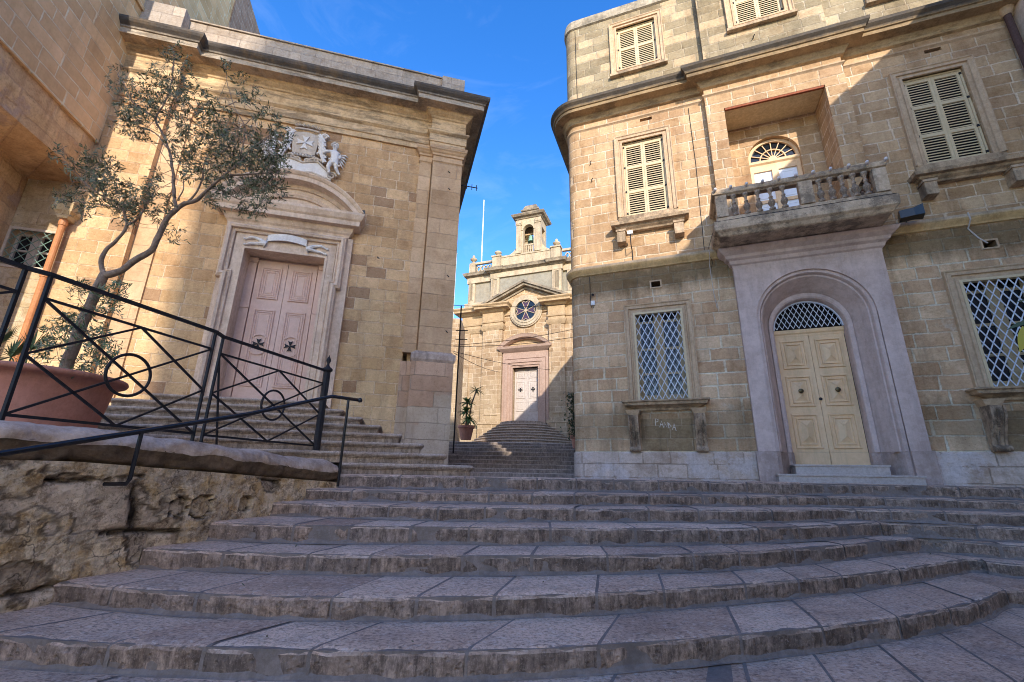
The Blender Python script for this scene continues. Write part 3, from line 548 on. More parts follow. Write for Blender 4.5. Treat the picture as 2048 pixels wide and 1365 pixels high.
def console(a, b, y, zt):                                    # scrolled bracket
    mb = MB(); xm = (a + b) / 2; h = .76
    prof = []
    for i in range(25):
        t = i / 24; z = zt - h * t
        o = .21 * (1 - t) ** 1.2 + .07 + .035 * sin(t * 2 * pi) + (.035 * max(0, 1 - abs(t - .93) / .08)); prof.append((o, z))
    def side(x): return [(x, y - o, z) for o, z in prof] + [(x, y + .02, zt - h), (x, y + .02, zt)]
    mb.loft([side(a + .03), side(b - .03)], True, True, True)
    for x0, x1 in ((a, a + .035), (b - .035, b)):
        mb.loft([[(x0, q[1] - .035, q[2]) for q in side(x0)[:25]] + [(x0, y + .02, zt - h), (x0, y + .02, zt)], [(x1, q[1] - .035, q[2]) for q in side(x1)[:25]] + [(x1, y + .02, zt - h), (x1, y + .02, zt)]], True, True, True)
    for i in range(2, 22): mb.lathe([(.001, -.016), (.022, -.012), (.026, 0), (.022, .012), (.001, .016)], (xm, y - prof[i][0] - .008, prof[i][1]), 8)
    mb.tube([(a - .01, y - .13, zt - h + .05), (b + .01, y - .13, zt - h + .05)], .05, 12)
    mb.tube([(a + .02, y - .2, zt - .05), (b - .02, y - .2, zt - .05)], .055, 12)
    return mb
def low_window(x0, x1):
    z0, z1 = 1.63, 3.68
    w_ = MB(); frame(w_, x0, x1, z0 - .03, z1, 0, PROF_W); W = w_.build('window', MR_dress, house)
    m_ = MB(); frame(m_, x0 + .05, x1 - .05, z0, z1 - .05, -.0, [(0, -.06), (0, .05), (.049, .05)], True); m_.build('grille_frame', M_shut, W)
    lattice(MB(), x0 + .03, x1 - .03, z0, z1 - .03, .136, .265, -.015, .011).build('grille', M_grille, W)
    MB().box(x0 + .02, x1 - .02, -.012, .01, .56, 1.22).build('apron', MR_apron, W)
    xm = (x0 + x1) / 2; c = MB()
    for a, b in ((x0, x0 + .13), (xm - .1, xm + .1), (x1 - .13, x1)): c.box(a, b, .18, .23, z0 - .05, z1)
    for z in (z0, z0 + .62, z0 + 1.2, z1 - .2): c.box(x0 + .13, xm - .1, .185, .225, z - .02, z + .03).box(xm + .1, x1 - .13, .185, .225, z - .02, z + .03)
    c.box(x0 + .13, xm - .1, .184, .224, z0 - .05, z0 + .14).box(xm + .1, x1 - .13, .184, .224, z0 - .05, z0 + .14); c.build('casement', M_brown, W)
    MB().box(x0, x1, .205, .212, z0 - .03, z1).build('pane', M_glass, W); 
    s_ = MB(); zt = 1.6
    s_.sweep([(x0 - .04, .1), (x0 - .04, 0), (x1 + .06, 0), (x1 + .06, .1)], [(-.05, zt - .2), (.05, zt - .2), (.07, zt - .16), (.14, zt - .12), (.24, zt - .1), (.26, zt - .05), (.3, zt - .03), (.3, zt), (-.05, zt + .02)])
    s_.build('sill', MR_dressd, W, bevel=.004)
    for a in (x0 - .22, x1 + .02):
        MB().loft([[(a - .05, -.27, zt - .2), (a + .26, -.27, zt - .2), (a + .26, .02, zt - .2), (a - .05, .02, zt - .2)], [(a + .0, -.22, zt - .31), (a + .21, -.22, zt - .31), (a + .21, .02, zt - .31), (a, .02, zt - .31)]], True, True, True).build('bracket_cap', MR_dress, W)
        console(a, a + .21, 0, zt - .31).build('console', MR_console, W, smooth=False)
    return W
low_window(1.2, 2.28); low_window(7.17, 8.27)

# pink portal
g = MB(); Ro, zo = 1.04, 3.2
g.prism([(3.4, .54), (3.4, 4.42), (6.1, 4.42), (6.1, .54)] + [(UC + Ro, .54)] + [(UC + Ro * cos(pi * i / 28), zo + Ro * sin(pi * i / 28)) for i in range(29)] + [(UC - Ro, .54)], -.12, .1)
archloft(g, UC, .54, [(1.04, 3.2, -.12), (1.04, 3.2, -.075), (.98, 3.2, -.075), (.965, 3.2, -.045), (.955, 3.2, 0), (.93, 3.19, .01), (.76, 3.13, .40), (.76, 3.13, .36), (.70, 3.12, .36), (.675, 3.11, .38), (.66, 3.1, .44), (.65, 3.1, .58)])
portal = g.build('door_surround', M_pink, house)
for sgn in (-1, 1):
    g = MB(); g.box(*((3.36, UC - 1.04) if sgn < 0 else (UC + 1.04, 6.14)), -.15, .1, -.12, .54)
    pts = [(1.045, -.15), (1.045, -.07), (.97, -.06), (.94, .0), (.76, .38), (.70, .36), (.64, .44), (.64, .6), (1.2, .6), (1.2, -.1)]
    g.slab([(UC + sgn * r, y) for r, y in (pts if sgn < 0 else pts[::-1])], -.1, .54)
    g.build('portal_base', M_pinkb, house, bevel=.004)
MB().sweep([(3.42, .1), (3.42, -.1), (6.08, -.1), (6.08, .1)], [(-.1, 4.40), (.02, 4.42), (.03, 4.5), (.07, 4.53), (.09, 4.6), (.15, 4.64), (.17, 4.70), (.26, 4.77), (.3, 4.84), (-.1, 4.845)]).build('portal_cornice', M_pink, house)
# door and fanlight
D = MB(); D.box(UC - .645, UC + .645, .6, .66, .28, 3.14).build('door', M_cream, house)
door = [o for o in house.children if o.name.startswith('door') and not o.name.startswith('door_s')][-1]
for sx_, nm in ((-1, 'l'), (1, 'r')):
    lf = MB(); a, b = (UC - .64, UC - .004) if sx_ < 0 else (UC + .004, UC + .64)
    lf.box(a, b, .575, .6, .29, 3.0)
    for z0, z1 in ((.62, 1.32), (1.47, 2.12), (2.27, 2.9)):
        lf.rings(a + .08, b - .08, z0, z1, [(0, .575), (.010, .545), (.032, .545), (.042, .572), (.072, .572), (.082, .548), (.102, .548), (.11, .573), (.135, .570), (.25, .520)])
    lf.build('door_leaf', M_cream, door)
    MB().lathe([(.001, -.03), (.03, -.03), (.028, 0), (.02, .015), (.045, .03), (.05, .05), (.04, .075), (.001, .085)], (0, 0, 0), 14).build('door_knob', M_brass, door)
    k = door.children[-1] if False else None
for o in list(door.children):
    if o.name.startswith('door_knob'):
        i = [q for q in door.children if q.name.startswith('door_knob')].index(o)
        o.location = (UC + (-.325 if i == 0 else .325), .545, 1.79); o.rotation_euler = (pi / 2, 0, 0)
MB().lathe([(.03, -.01), (.03, .02), (.001, .022)], (0, 0, 0), 12).build('keyhole_plate', M_iron, door).location = (UC + .012, .57, 1.62); door.children[-1]
for o in door.children:
    if o.name.startswith('keyhole'): o.rotation_euler = (pi / 2, 0, 0)
t = MB(); t.sweep([(UC - .648, .6), (UC + .648, .6)], [(0, 2.98), (.03, 2.99), (.035, 3.03), (.06, 3.06), (.07, 3.13), (0, 3.14)]); t.build('transom', M_cream, house)
fl = MB(); lattice(fl, UC - .63, UC + .63, 3.15, 3.74, .105, .2, .52, .008, inside=lambda x, z: hypot(x - UC, z - 3.1) < .63)
fl.ring(UC, 3.1, .625, .65, .5, .54, 0.06, pi - .06).build('fanlight', M_grille, house)
MB().box(UC - .66, UC + .66, .75, .76, 3.1, 3.8).build('fanlight_dark', M_inner, house)
for z, y, a, b, nm in ((.3, -.04, 3.99, 5.5, 1), (.12, -.36, 3.63, 5.85, 2)):
    s_ = MB(); s_.box(a + .02, b - .02, y + .02, .6 if nm == 1 else .4, z - .22 if nm == 2 else z - .19, z - .035); s_.build('door_step', M_marble, house)
    MB().box(a, b, y, .6 if nm == 1 else .4, z - .035, z).build('step_slab', M_marble, house, bevel=.006)

# balcony
B = MB(); B.sweep([(3.03, .05), (3.03, -1.0), (6.2, -1.0), (6.2, .05)][0:0] + [(3.13, .05), (3.13, -.9), (6.1, -.9), (6.1, .05)], [(-.3, 4.85), (-.03, 4.85), (.0, 4.87), (.04, 4.93), (.09, 4.97), (.1, 5.03), (.1, 5.16), (.08, 5.18), (-.3, 5.18)])
B.box(3.3, 5.95, -.7, .0, 4.86, 5.17); balc = B.build('balcony', M_balc, house)
MB().sweep([(3.16, -.0), (3.16, -.88), (6.07, -.88), (6.07, 0)], [(-.1, 5.18), (.06, 5.18), (.06, 5.27), (.04, 5.29), (-.1, 5.29)]).jitter(.006, 8).build('balcony_kerb', M_balc, balc)
MB().sweep([(3.16, -.0), (3.16, -.88), (6.07, -.88), (6.07, 0)], [(-.12, 5.80), (.02, 5.80), (.04, 5.82), (.08, 5.84), (.09, 5.88), (.09, 5.94), (-.12, 5.955)]).build('hand_rail', M_balc, balc)
def pier(a, b): 
    p_ = MB(); p_.box(a, b, -.96, -.82, 5.29, 5.80); p_.rings(a + .03, b - .03, 5.34, 5.75, [(0, -.9605), (.02, -.945), (.03, -.945)]); return p_
for a, b in ((3.12, 3.34), (4.66, 4.9), (5.9, 6.12)): pier(a, b).build('pier', M_balc, balc)
bprof = [(.06, 0), (.06, .05), (.035, .06), (.03, .08), (.05, .12), (.068, .17), (.062, .21), (.035, .26), (.027, .29), (.04, .30), (.04, .32), (.026, .33), (.024, .38), (.035, .42), (.045, .44), (.055, .45), (.055, .51)]
b0 = MB().lathe(bprof, (0, 0, 0), 14).build('baluster', M_bald, balc, smooth=True); first = True
pos = [3.48 + .228 * i for i in range(5)] + [5.03 + .19 * i for i in range(5)]
for x in pos:
    o = b0 if first else b0.copy()
    if not first: COL.objects.link(o); o.parent = balc
    o.location = (x, -.89, 5.29); first = False
for y in (-.65, -.42, -.2):
    for x in (3.22, 6.01):
        o = b0.copy(); COL.objects.link(o); o.parent = balc; o.location = (x, y, 5.29)
bulb0 = MB().lathe([(.012, 0), (.014, .03), (.028, .05), (.033, .075), (.022, .10), (.001, .108)], (0, 0, 0), 10).build('light_bulb', M_bulb, balc, smooth=True); first = True
for i in range(11):
    o = bulb0 if first else bulb0.copy()
    if not first: COL.objects.link(o); o.parent = balc
    o.location = (3.14 + i * .299, -.96, 5.90); o.rotation_euler = (radians(65), 0, 0); first = False
wr = MB(); wr.tube([(3.07, -.99, 5.17), (4, -1.0, 5.175), (5, -1.0, 5.17), (6.17, -.99, 5.178)], .006, 5)
wr.tube([(3.1, -1.0, 5.16), (3.02, -.6, 5.1), (2.95, -.1, 5.0), (3.02, -.02, 4.7), (2.97, -.02, 4.55)], .005, 5).build('cable', M_iron, balc)
# loggia door
L_ = MB(); L_.prism(arch(UC, .57, 7.72, 5.18), .86, .88); ld = L_.build('balcony_door', M_glass, house)
f_ = MB(); f_.box(UC - .56, UC - .47, .80, .86, 5.18, 7.6).box(UC + .47, UC + .56, .80, .86, 5.18, 7.6).box(UC - .07, UC + .07, .79, .86, 5.18, 7.4)
f_.box(UC - .47, UC + .47, .805, .86, 7.38, 7.5); f_.sweep([(UC - .57, .86), (UC + .57, .86)], [(0, 7.5), (.05, 7.5), (.06, 7.56), (.1, 7.6), (.11, 7.66), (0, 7.68)])
f_.ring(UC, 7.7, .5, .57, .80, .86); f_.ring(UC, 7.7, .27, .295, .82, .86); f_.ring(UC, 7.7, 0, .09, .81, .86)
for i in range(1, 8):
    a = pi * i / 8; f_.bar((UC + .08 * cos(a), .84, 7.7 + .08 * sin(a)), (UC + .51 * cos(a), .84, 7.7 + .51 * sin(a)), .014)
f_.box(UC - .47, UC - .07, .81, .86, 6.48, 6.56).box(UC + .07, UC + .47, .81, .86, 6.48, 6.56); f_.build('door_frame', M_cream, ld)
c_ = MB()
for a, b in ((UC - .47, UC - .07), (UC + .07, UC + .47)):
    for z0, z1 in ((5.2, 6.48), (6.56, 7.38)): c_.rings(a, b, z0, z1, [(0, .845), (.05, .845), (.06, .835), (.09, .835), (.10, .842)])
c_.build('inner_shutter', M_curt, ld)
def fin(z):
    q = MB(); 
    return q
# wall fixtures on the house
fl_ = thing('floodlight', 'black box floodlight on the wall at the right end of the balcony', 'floodlight', RF, (6.55, -.3, 5.0))
m = MB(); m.box(-.2, .12, -.3, -.0, -.12, .12).loft([[(.12, -.3, -.12), (.12, 0, -.12), (.12, 0, .12), (.12, -.3, .12)], [(.32, -.34, -.15), (.32, .04, -.15), (.32, .04, .17), (.32, -.34, .17)]], True); m.build('housing', M_lamp, fl_)
MB().tube([(0, 0, -.0), (0, .28, -.02)], .02, 6).build('arm', M_lamp, fl_); fl_.rotation_euler.z += radians(-14); fl_.scale = (.68, .68, .68)
lp = thing('wall_spotlight', 'small white spotlight below the left sill of the upper window', 'spotlight', RF, (1.28, -.3, 5.62))
MB().box(-.06, .06, -.05, .03, -.035, .05).build('lamp_head', M_white, lp); MB().tube([(0, .0, -.03), (.0, .02, -.3), (0, .29, -.32), (0, .29, -.7)], .012, 6).build('arm', M_iron, lp)
cm_ = thing('security_camera', 'small dark security camera over a pale junction box near the rounded corner', 'camera', RF, (.28, 0, 4.05))
MB().tube([(0, -.02, .22), (.02, -.1, .18)], .028, 8).build('camera_body', M_iron, cm_); MB().box(-.045, .045, -.05, 0, -.06, .05).build('junction_box', M_white, cm_); MB().tube([(-.06, -.01, .7), (-.06, -.012, .2), (-.05, -.012, -.1), (0, -.01, -.13), (.03, -.01, -.05)], .008, 5).build('cable', M_iron, cm_)
MB().tube([(2.9, -.012, 9.1), (2.92, -.012, 7.4), (2.88, -.012, 5.02)], .007, 5).build('cable', M_iron, house)
MB().tube([(2.96, -.14, 4.98), (2.97, -.135, 4.85), (2.95, -.012, 4.7), (2.97, -.012, 3.95), (3.0, -.012, 3.6)], .008, 5).build('cable', M_dw, house)
MB().tube([(7.55, -.14, 5.0), (7.56, -.14, 4.85), (7.55, -.012, 4.72), (7.66, -.012, 4.5), (7.76, -.02, 4.37)], .014, 6).build('conduit', M_dw, house)
MB().tube([(.04, -.012, 12.9), (.05, -.012, 9.95)], .008, 5).build('cable', M_iron, house)
gr = MB()
def strokes(S, x, z, s, y):
    for st in S: gr.tube([(x + s * a, y, z + s * b) for a, b in st], .0085, 4)
for k, S in enumerate(([[(0, -.15), (.05, 1), (.5, .9), (.45, .5), (.08, .45)]], [[(0, -.35), (.35, .7), (.6, -.4)], [(.12, .1), (.5, .1)]], [[(0, -.3), (.1, .6), (.5, -.3), (.6, .6)]], [[(.1, .55), (.1, -.35), (.5, -.05), (.1, .55)]], [[(0, -.5), (.3, .55), (.55, -.7)], [(.1, -.1), (.45, -.15)]])):
    strokes(S, 1.52 + k * .085, 1.10 - .012 * k, .125, -.016)
gr.build('graffiti', M_scratch, house)
dp = thing('drainpipe', 'dark brown drainpipe with stone hopper at the far right end of the house', 'drainpipe', RF, (9.16, -.12, 5.0))
MB().tube([(0, 0, -5), (0, 0, 4.55)], .06, 10).build('pipe', plain('brown_pipe', (0.09, 0.05, 0.045), (0.13, 0.08, 0.07), 6), dp); MB().lathe([(.07, 4.4), (.09, 4.45), (.16, 4.65), (.16, 4.85), (.01, 4.9)], (0, 0, 0), 14).build('hopper', MR_dress, dp)
b_ = MB()
for x, z in ((.35, 8.05), (.37, 7.5), (4.55, 10.6)):
    yy = 0 if x < 3 else -.15
    b_.tube([(x, yy, z), (x, yy - .07, z), (x + .03, yy - .09, z + .03), (x + .03, yy - .06, z + .06)], .012, 5)
b_.build('iron_hook', M_iron, house)

# wing that closes the street on the right (its end shows in the top right corner) and the unseen houses behind the viewer, the tall one added to shade the stairs
wing = thing('side_wing', 'pinkish rendered side wing standing forward at the right end of the corner house', 'building', RF, (9.3, 0, 0))
g = MB(); wall(g, -19, 0, -4, 11.1, [(-4.6, -3.4, 6.2, 8.4), (-8.6, -7.4, 6.2, 8.4), (-4.6, -3.4, 1.2, 3.4), (-8.6, -7.4, 1.2, 3.4), (-12.6, -11.4, 6.2, 8.4)])
g.v = [(-q[1] * -1 if False else q[1], q[0], q[2]) for q in g.v]
g.box(0.01, 4.5, -19, -17.6, 10.9, 13.45); g.box(.5, 6, -19, 6, -4, 11.0); g.box(0, .5, -19, -18.9, -4, 11.1); g.build('wall', plain('rose_render', (0.72, 0.56, 0.43), (0.78, 0.62, 0.49), 2, (.3, .2, .13), .4), wing)  # raised end block, unseen, added to shade the corner house's ground storey
MB().sweep([(0, 0), (0, -19)][::-1], [(-.5, 10.9), (0, 10.9), (.1, 11.0), (.12, 11.1), (-.5, 11.12)]).build('cornice', MR_dress, wing) if False else MB().box(-.12, .5, -19, 0, 10.95, 11.12).build('cornice', MR_dress, wing)
wb = MB()
for a, b, c, d in ((-4.6, -3.4, 6.2, 8.4), (-8.6, -7.4, 6.2, 8.4), (-4.6, -3.4, 1.2, 3.4), (-8.6, -7.4, 1.2, 3.4), (-12.6, -11.4, 6.2, 8.4)):
    MB().box(.15, .2, a, b, c, d).build('shutter', M_shut, wing)
opp = thing('unseen_shade_house', 'tall plain stone house behind the viewpoint, unseen, added to shade chapel and stairs', 'building', WLD, (3.4, -30, -1.5))
MB().box(-3.86, 3.82, -8, 0, -3, 30.5).build('wall', plain('pale_house_wall', (.74, .62, .46), (.8, .68, .52), 1), opp); MB().box(-3.9, 3.86, -8.1, .1, 30.5, 30.8).build('cornice', MR_dress, opp)  # unseen block, sized and placed for its shadow; pale to bounce light
for x in (-2.5, 0, 2.5):
    for z in (3, 7, 11, 15, 19, 23): MB().box(x - .6, x + .6, -.05, .04, z, z + 2.2).build('shutter', M_green, opp)
opl = thing('low_house_behind', 'low ochre stone house across the street behind the viewpoint', 'building', WLD, (-12, -24, -1.5))
MB().box(-8, 9, -5, 0, -3, 7.2).build('wall', MR_mid, opl); MB().box(-8.1, 9.1, -5.1, .1, 7.2, 7.4).build('cornice', MR_dress, opl)

# ================================================================== LEFT CHURCH
ch = thing('chapel', 'honey stone chapel front with white coat of arms over a pink double door', 'building', LF)
DC = -3.93
g = MB(); wall(g, -8.2, -1.1, -.2, 8.46, [(-4.8, -3.06, -.2, 4.84, .37)]); g.build('front_wall', ML_wall, ch)
pathL = [(-8.1, -.2), (-6.94, -.2), (-6.94, 0), (-.85, 0), (-.85, -.2), (0, -.2), (0, 9)]
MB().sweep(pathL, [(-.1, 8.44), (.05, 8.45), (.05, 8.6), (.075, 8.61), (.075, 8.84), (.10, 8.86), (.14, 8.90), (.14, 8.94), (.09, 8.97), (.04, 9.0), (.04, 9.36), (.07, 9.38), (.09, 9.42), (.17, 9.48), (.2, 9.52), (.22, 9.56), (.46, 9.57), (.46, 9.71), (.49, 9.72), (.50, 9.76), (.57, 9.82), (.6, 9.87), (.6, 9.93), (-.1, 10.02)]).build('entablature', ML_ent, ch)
g = MB(); g.box(-7.15, -.7, .02, .4, 9.95, 11.04); g.box(-7.15, -.7, -.02, .42, 11.04, 11.08); g.build('parapet', ML_par, ch)
MB().box(-.7, -.05, -.1, .6, 9.95, 11.06).box(-.75, .0, -.14, .64, 9.95, 10.22).build('parapet_block', ML_par, ch, bevel=.01); MB().box(-8.1, -7.15, -.26, .6, 9.95, 11.1).box(-8.1, -7.1, -.3, .6, 9.95, 10.2).build('parapet_block', ML_par, ch, bevel=.01)
def pil(pts, z0, z1, m, nm='pilaster'): return MB().slab(pts, z0, z1).build(nm, m, ch)
pil([(-1.12, 0), (-1.12, -.09), (-.81, -.09), (-.81, -.0), (-.78, -.0), (-.78, -.2), (0, -.2), (0, 1.0), (-1.12, 1.0)], 2.72, 8.05, ML_pil)
MB().sweep([(-1.12, .1), (-1.12, -.09), (-.78, -.09), (-.78, -.2), (0, -.2), (0, 1.0)], [(-.03, 7.98), (.0, 8.0), (.03, 8.03), (.03, 8.06), (.0, 8.08), (.0, 8.2), (.03, 8.21), (.03, 8.27), (.06, 8.30), (.08, 8.34), (.11, 8.37), (.12, 8.47), (-.03, 8.48)]).build('capital', ML_pil, ch)
pil([(-1.14, 0), (-1.14, -.09), (-.9, -.09), (-.9, -.28), (.07, -.28), (.07, 1.0), (-1.14, 1.0)], -.3, 2.5, ML_ped, 'pedestal')
MB().sweep([(-.86, .0), (-.86, -.25), (.05, -.25), (.05, 1.0)], [(-.03, 2.46), (.03, 2.48), (.06, 2.54), (.06, 2.66), (.02, 2.70), (-.05, 2.74)]).box(-.84, .04, -.22, .9, 2.6, 2.75).build('pedestal_cap', plain('crusted_cap', (0.40, 0.30, 0.24), (0.62, 0.49, 0.40), 5, (.05, .04, .04), .95), ch)
pil([(-8.1, 0), (-8.1, -.2), (-6.94, -.2), (-6.94, 0)], -.2, 8.05, ML_wall); pil([(-6.94, 0), (-6.94, -.05), (-6.52, -.05), (-6.52, 0)], -.2, 8.05, ML_pil)
MB().sweep([(-8.1, -.2), (-6.94, -.2), (-6.94, -.05), (-6.52, -.05), (-6.52, 0)], [(-.03, 8.0), (.03, 8.03), (.0, 8.08), (.0, 8.2), (.03, 8.21), (.06, 8.30), (.11, 8.37), (.12, 8.47), (-.03, 8.48)]).build('capital', ML_pil, ch)
MB().box(-8.1, -.0, .45, 9, -.3, 10.9).box(-1.0, -.005, .1, 9, -.3, 9.95).build('body', ML_wall, ch)
# portal
g = MB(); g.box(-5.22, -4.99, -.1, .02, -.2, 5.42).box(-2.87, -2.52, -.1, .02, -.2, 5.42)
g.prism([(-5.0, 1.2), (-5.0, 5.45), (-2.86, 5.45), (-2.86, 1.2), (-3.08, 1.2), (-3.08, 4.82), (-4.78, 4.82), (-4.78, 1.2)], -.13, .38); portL = g.build('door_surround', ML_sur, ch)
prof = [(0, .0), (.0, .10), (.03, .12), (.05, .10), (.07, .10), (.08, .17), (.13, .19), (.17, .15), (.18, .15), (.2, .09), (.2, 0)]
def eared(o, y):                               # outline of the portal moulding with crossettes
    a, b = DC - 1.0, DC + 1.0; e = .09
    return [(a - o, y, 1.2), (a - o, y, 4.25 - o), (a - o - e, y, 4.25 - o), (a - o - e, y, 5.2 + o), (b + o + e, y, 5.2 + o), (b + o + e, y, 4.25 - o), (b + o, y, 4.25 - o), (b + o, y, 1.2)]
MB().loft([eared(o, -.08 - p) for o, p in prof]).build('portal_moulding', ML_sur, portL)
g = MB(); frame(g, -4.78, -3.08, 1.2, 4.82, -.13, [(0, 0), (0, .02), (.05, .02), (.055, 0)]); g.build('inner_moulding', ML_sur, portL)
MB().sweep([(DC - 1.28, 0), (DC - 1.28, -.1), (DC + 1.28, -.1), (DC + 1.28, 0)], [(-.05, 5.40), (.03, 5.42), (.05, 5.48), (.09, 5.52), (.12, 5.60), (.13, 5.64), (.26, 5.65), (.27, 5.76), (.31, 5.80), (.36, 5.9), (.36, 5.96), (-.05, 6.0)]).build('portal_cornice', ML_sur, ch)
# segmental pediment
hw = 1.62; rise = .88; Rp = (hw * hw + rise * rise) / (2 * rise); zc = 5.96 + rise - Rp; a0 = math.asin((5.96 - zc) / Rp)
g = MB()
def seg(r, y): return [(DC + r * cos(pi - a0 + (2 * a0 - pi) * i / 30), y, max(5.97, zc + r * sin(pi - a0 + (2 * a0 - pi) * i / 30))) for i in range(31)]
g.loft([seg(Rp - .30, -.05), seg(Rp - .30, -.14), seg(Rp - .26, -.16), seg(Rp - .22, -.18), seg(Rp - .2, -.24), seg(Rp - .19, -.4), seg(Rp - .09, -.41), seg(Rp - .07, -.44), seg(Rp - .02, -.48), seg(Rp, -.48), seg(Rp, .02)])
g.build('pediment', ML_sur, ch); g = MB(); g.loft([seg(Rp - .52, -.06), seg(Rp - .52, -.12), seg(Rp - .46, -.15), seg(Rp - .42, -.12), seg(Rp - .38, -.12), seg(Rp - .28, -.10)]); g.build('tympanum_moulding', ML_sur, ch)
g = MB(); g.prism([(DC - 1.45, 5.97)] + [(p[0], p[2]) for p in seg(Rp - .25, 0)][1:-1] + [(DC + 1.45, 5.97)], -.07, .02); g.build('tympanum', ML_sur, ch)
o0 = None
for x_, z_ in ((DC + .12, 6.86), (DC + .63, 6.72), (DC + 1.1, 6.4), (DC + 1.5, 6.03)):
    MB().lathe([(.01, -.1), (.012, 0), (.028, .02), (.033, .045), (.022, .07), (.001, .078)], (x_, -.3, z_ + .02), 10).build('light_bulb', M_bulb, ch, smooth=True)
# door
MB().box(-4.78, -3.08, .36, .42, 1.2, 4.82).build('door', ML_door, ch)
dl = [o for o in ch.children if o.name.startswith('door') and 'sur' not in o.name][-1]
for x in (-4.78, -3.26): MB().box(x, x + .18, .28, .36, 1.2, 4.78).box(x - .0, x + .2, .25, .36, 4.68, 4.8).box(x + .0, x + .19, .26, .36, 3.55, 3.68).build('door_post', ML_door, dl)
for a, b in ((-4.58, -3.935), (-3.925, -3.28)):
    lf = MB(); lf.box(a, b, .3, .36, 1.3, 4.76); lf.box(a, b, .285, .3, 1.3, 1.62)
    st = [(0, .3), (.012, .27), (.03, .27), (.045, .29), (.06, .275), (.075, .275), (.09, .292), (.11, .28), (.125, .28), (.14, .295), (.155, .285)]
    lf.rings(a + .1, b - .1, 3.8, 4.6, st); lf.rings(a + .1, b - .1, 1.75, 3.55, st[:8] + [(.13, .29)])
    lf.build('door_leaf', ML_door, dl)
    xm = (a + b) / 2; c = MB(); maltese(c, xm, 2.72, .125, .262, .275); c.build('cross_emblem', M_iron, dl)
    q = MB(); q.ring(xm, 2.78, .15, .19, .262, .28, .6, pi - .6, 12); q.ring(xm, 2.66, .15, .19, .262, .28, pi + .6, 2 * pi - .6, 12); q.build('cross_scrolls', ML_door, dl)
# scroll banner over the door
def ribbon(pts, wz, y0, amp, th=.03):
    A_ = []; Bq = []
    L1 = [[(x, y0 - d, z + wz / 2), (x, y0 - d, z - wz / 2), (x, y0 - d + th, z - wz / 2), (x, y0 - d + th, z + wz / 2)] for x, z, d in pts]; return L1
bn = MB(); bn.loft(ribbon([(DC - .42 + .84 * i / 12, 5.13 + .04 * cos((i / 12 - .5) * pi), .05 + .05 * sin(i / 12 * pi)) for i in range(13)], .17, -.13, 0), True, True, True)
for s_ in (-1, 1):
    bn.loft(ribbon([(DC + s_ * (.40 + .012 * i), 5.1 - .16 * sin(min(i, 6) / 6 * pi / 2), .03 + .05 * sin(i / 2)) for i in range(8)], .1, -.13, 0), True, True, True)
    for dz, ln in ((.03, .42), (-.06, .40)):
        bn.tube([(DC + s_ * (.44 + ln * i / 10), -.17 - .015 * sin(i), 4.97 + (.10 if dz > 0 else .02) * sin(i / 10 * pi * .9) + dz * i / 8) for i in range(11)], [.05 - .0035 * i for i in range(11)], 8)
        bn.lathe([(.001, -.03), (.026, -.015), (.03, 0), (.026, .015), (.001, .03)], (DC + s_ * (.46 + ln), -.17, 4.97 + dz * 1.25 + (.03 if dz > 0 else .006)), 8)
bn.build('scroll_banner', M_relief, ch, smooth=False)
# coat of arms
AX = -3.95
ca = MB(); CARV = plain('aged_carving', (0.56, 0.47, 0.38), (0.66, 0.57, 0.47), 6, (.3, .22, .15), .5, bumpk=.5)
def blob(mb, x, z, rx, rz, y, d): mb.lathe([(rx * cos(t), 0) for t in ()], (0, 0, 0)) if False else mb.loft([[(x + rx * cos(2 * pi * i / 18) * cos(t), y - d * sin(t), z + rz * sin(2 * pi * i / 18) * cos(t)) for i in range(18)] for t in (0, .25, .5, .8, 1.1, 1.4, 1.55)], True, False, True)
def volute(mb, x, z, r, s, y, turns=1.4, w=.03, a0=0):
    n = 22; mb.tube([(x + s * r * (1 - .8 * i / n) * cos(a0 + turns * 2 * pi * i / n), y, z + r * (1 - .8 * i / n) * sin(a0 + turns * 2 * pi * i / n)) for i in range(n + 1)], [w * (1 - .45 * i / n) for i in range(n + 1)], 6)
# lower cartouche
pts = [(AX - .72, 6.98), (AX - .5, 7.03), (AX - .28, 7.1), (AX, 7.07), (AX + .28, 7.1), (AX + .5, 7.03), (AX + .72, 6.98), (AX + .7, 7.15), (AX + .5, 7.32), (AX + .35, 7.45), (AX + .12, 7.4), (AX, 7.36), (AX - .12, 7.4), (AX - .35, 7.45), (AX - .5, 7.32), (AX - .7, 7.15)]
pts = [(x, z + .0) for x, z in pts]
ca.prism(pts, -.07, .0); coat = ca.build('coat_of_arms', M_relief, ch)
e = MB(); e.tube([(x, -.08, z) for x, z in pts[:7]], .035, 8); e.tube([(x, -.08, z) for x, z in pts[7:] + [pts[0]]][:9], .03, 8)
for s_ in (-1, 1):
    volute(e, AX + s_ * .72, 7.1, .11, s_, -.09); volute(e, AX + s_ * .3, 7.48, .075, -s_, -.09); volute(e, AX + s_ * .1, 7.42, .06, s_, -.09); volute(e, AX + s_ * .15, 7.02, .06, s_, -.1)
    volute(e, AX + s_ * .46, 7.62, .07, s_, -.09)
    e.tube([(AX + s_ * (.12 + .3 * sin(i / 10 * pi / 2) + .03 * sin(i)), -.08, 7.46 + .06 * sin(i / 10 * pi)) for i in range(11)], .03, 6)
e.build('scrollwork', CARV, coat)
s_ = MB(); s_.prism([(AX - .26, 7.58), (AX + .26, 7.58), (AX + .3, 7.95), (AX + .28, 8.18), (AX, 8.24), (AX - .28, 8.18), (AX - .3, 7.95)], -.12, 0); s_.build('shield', CARV, coat)
c = MB(); maltese(c, AX + .0, 7.9, .2, -.15, -.11); c.build('cross', M_relief, coat)
dr = MB()
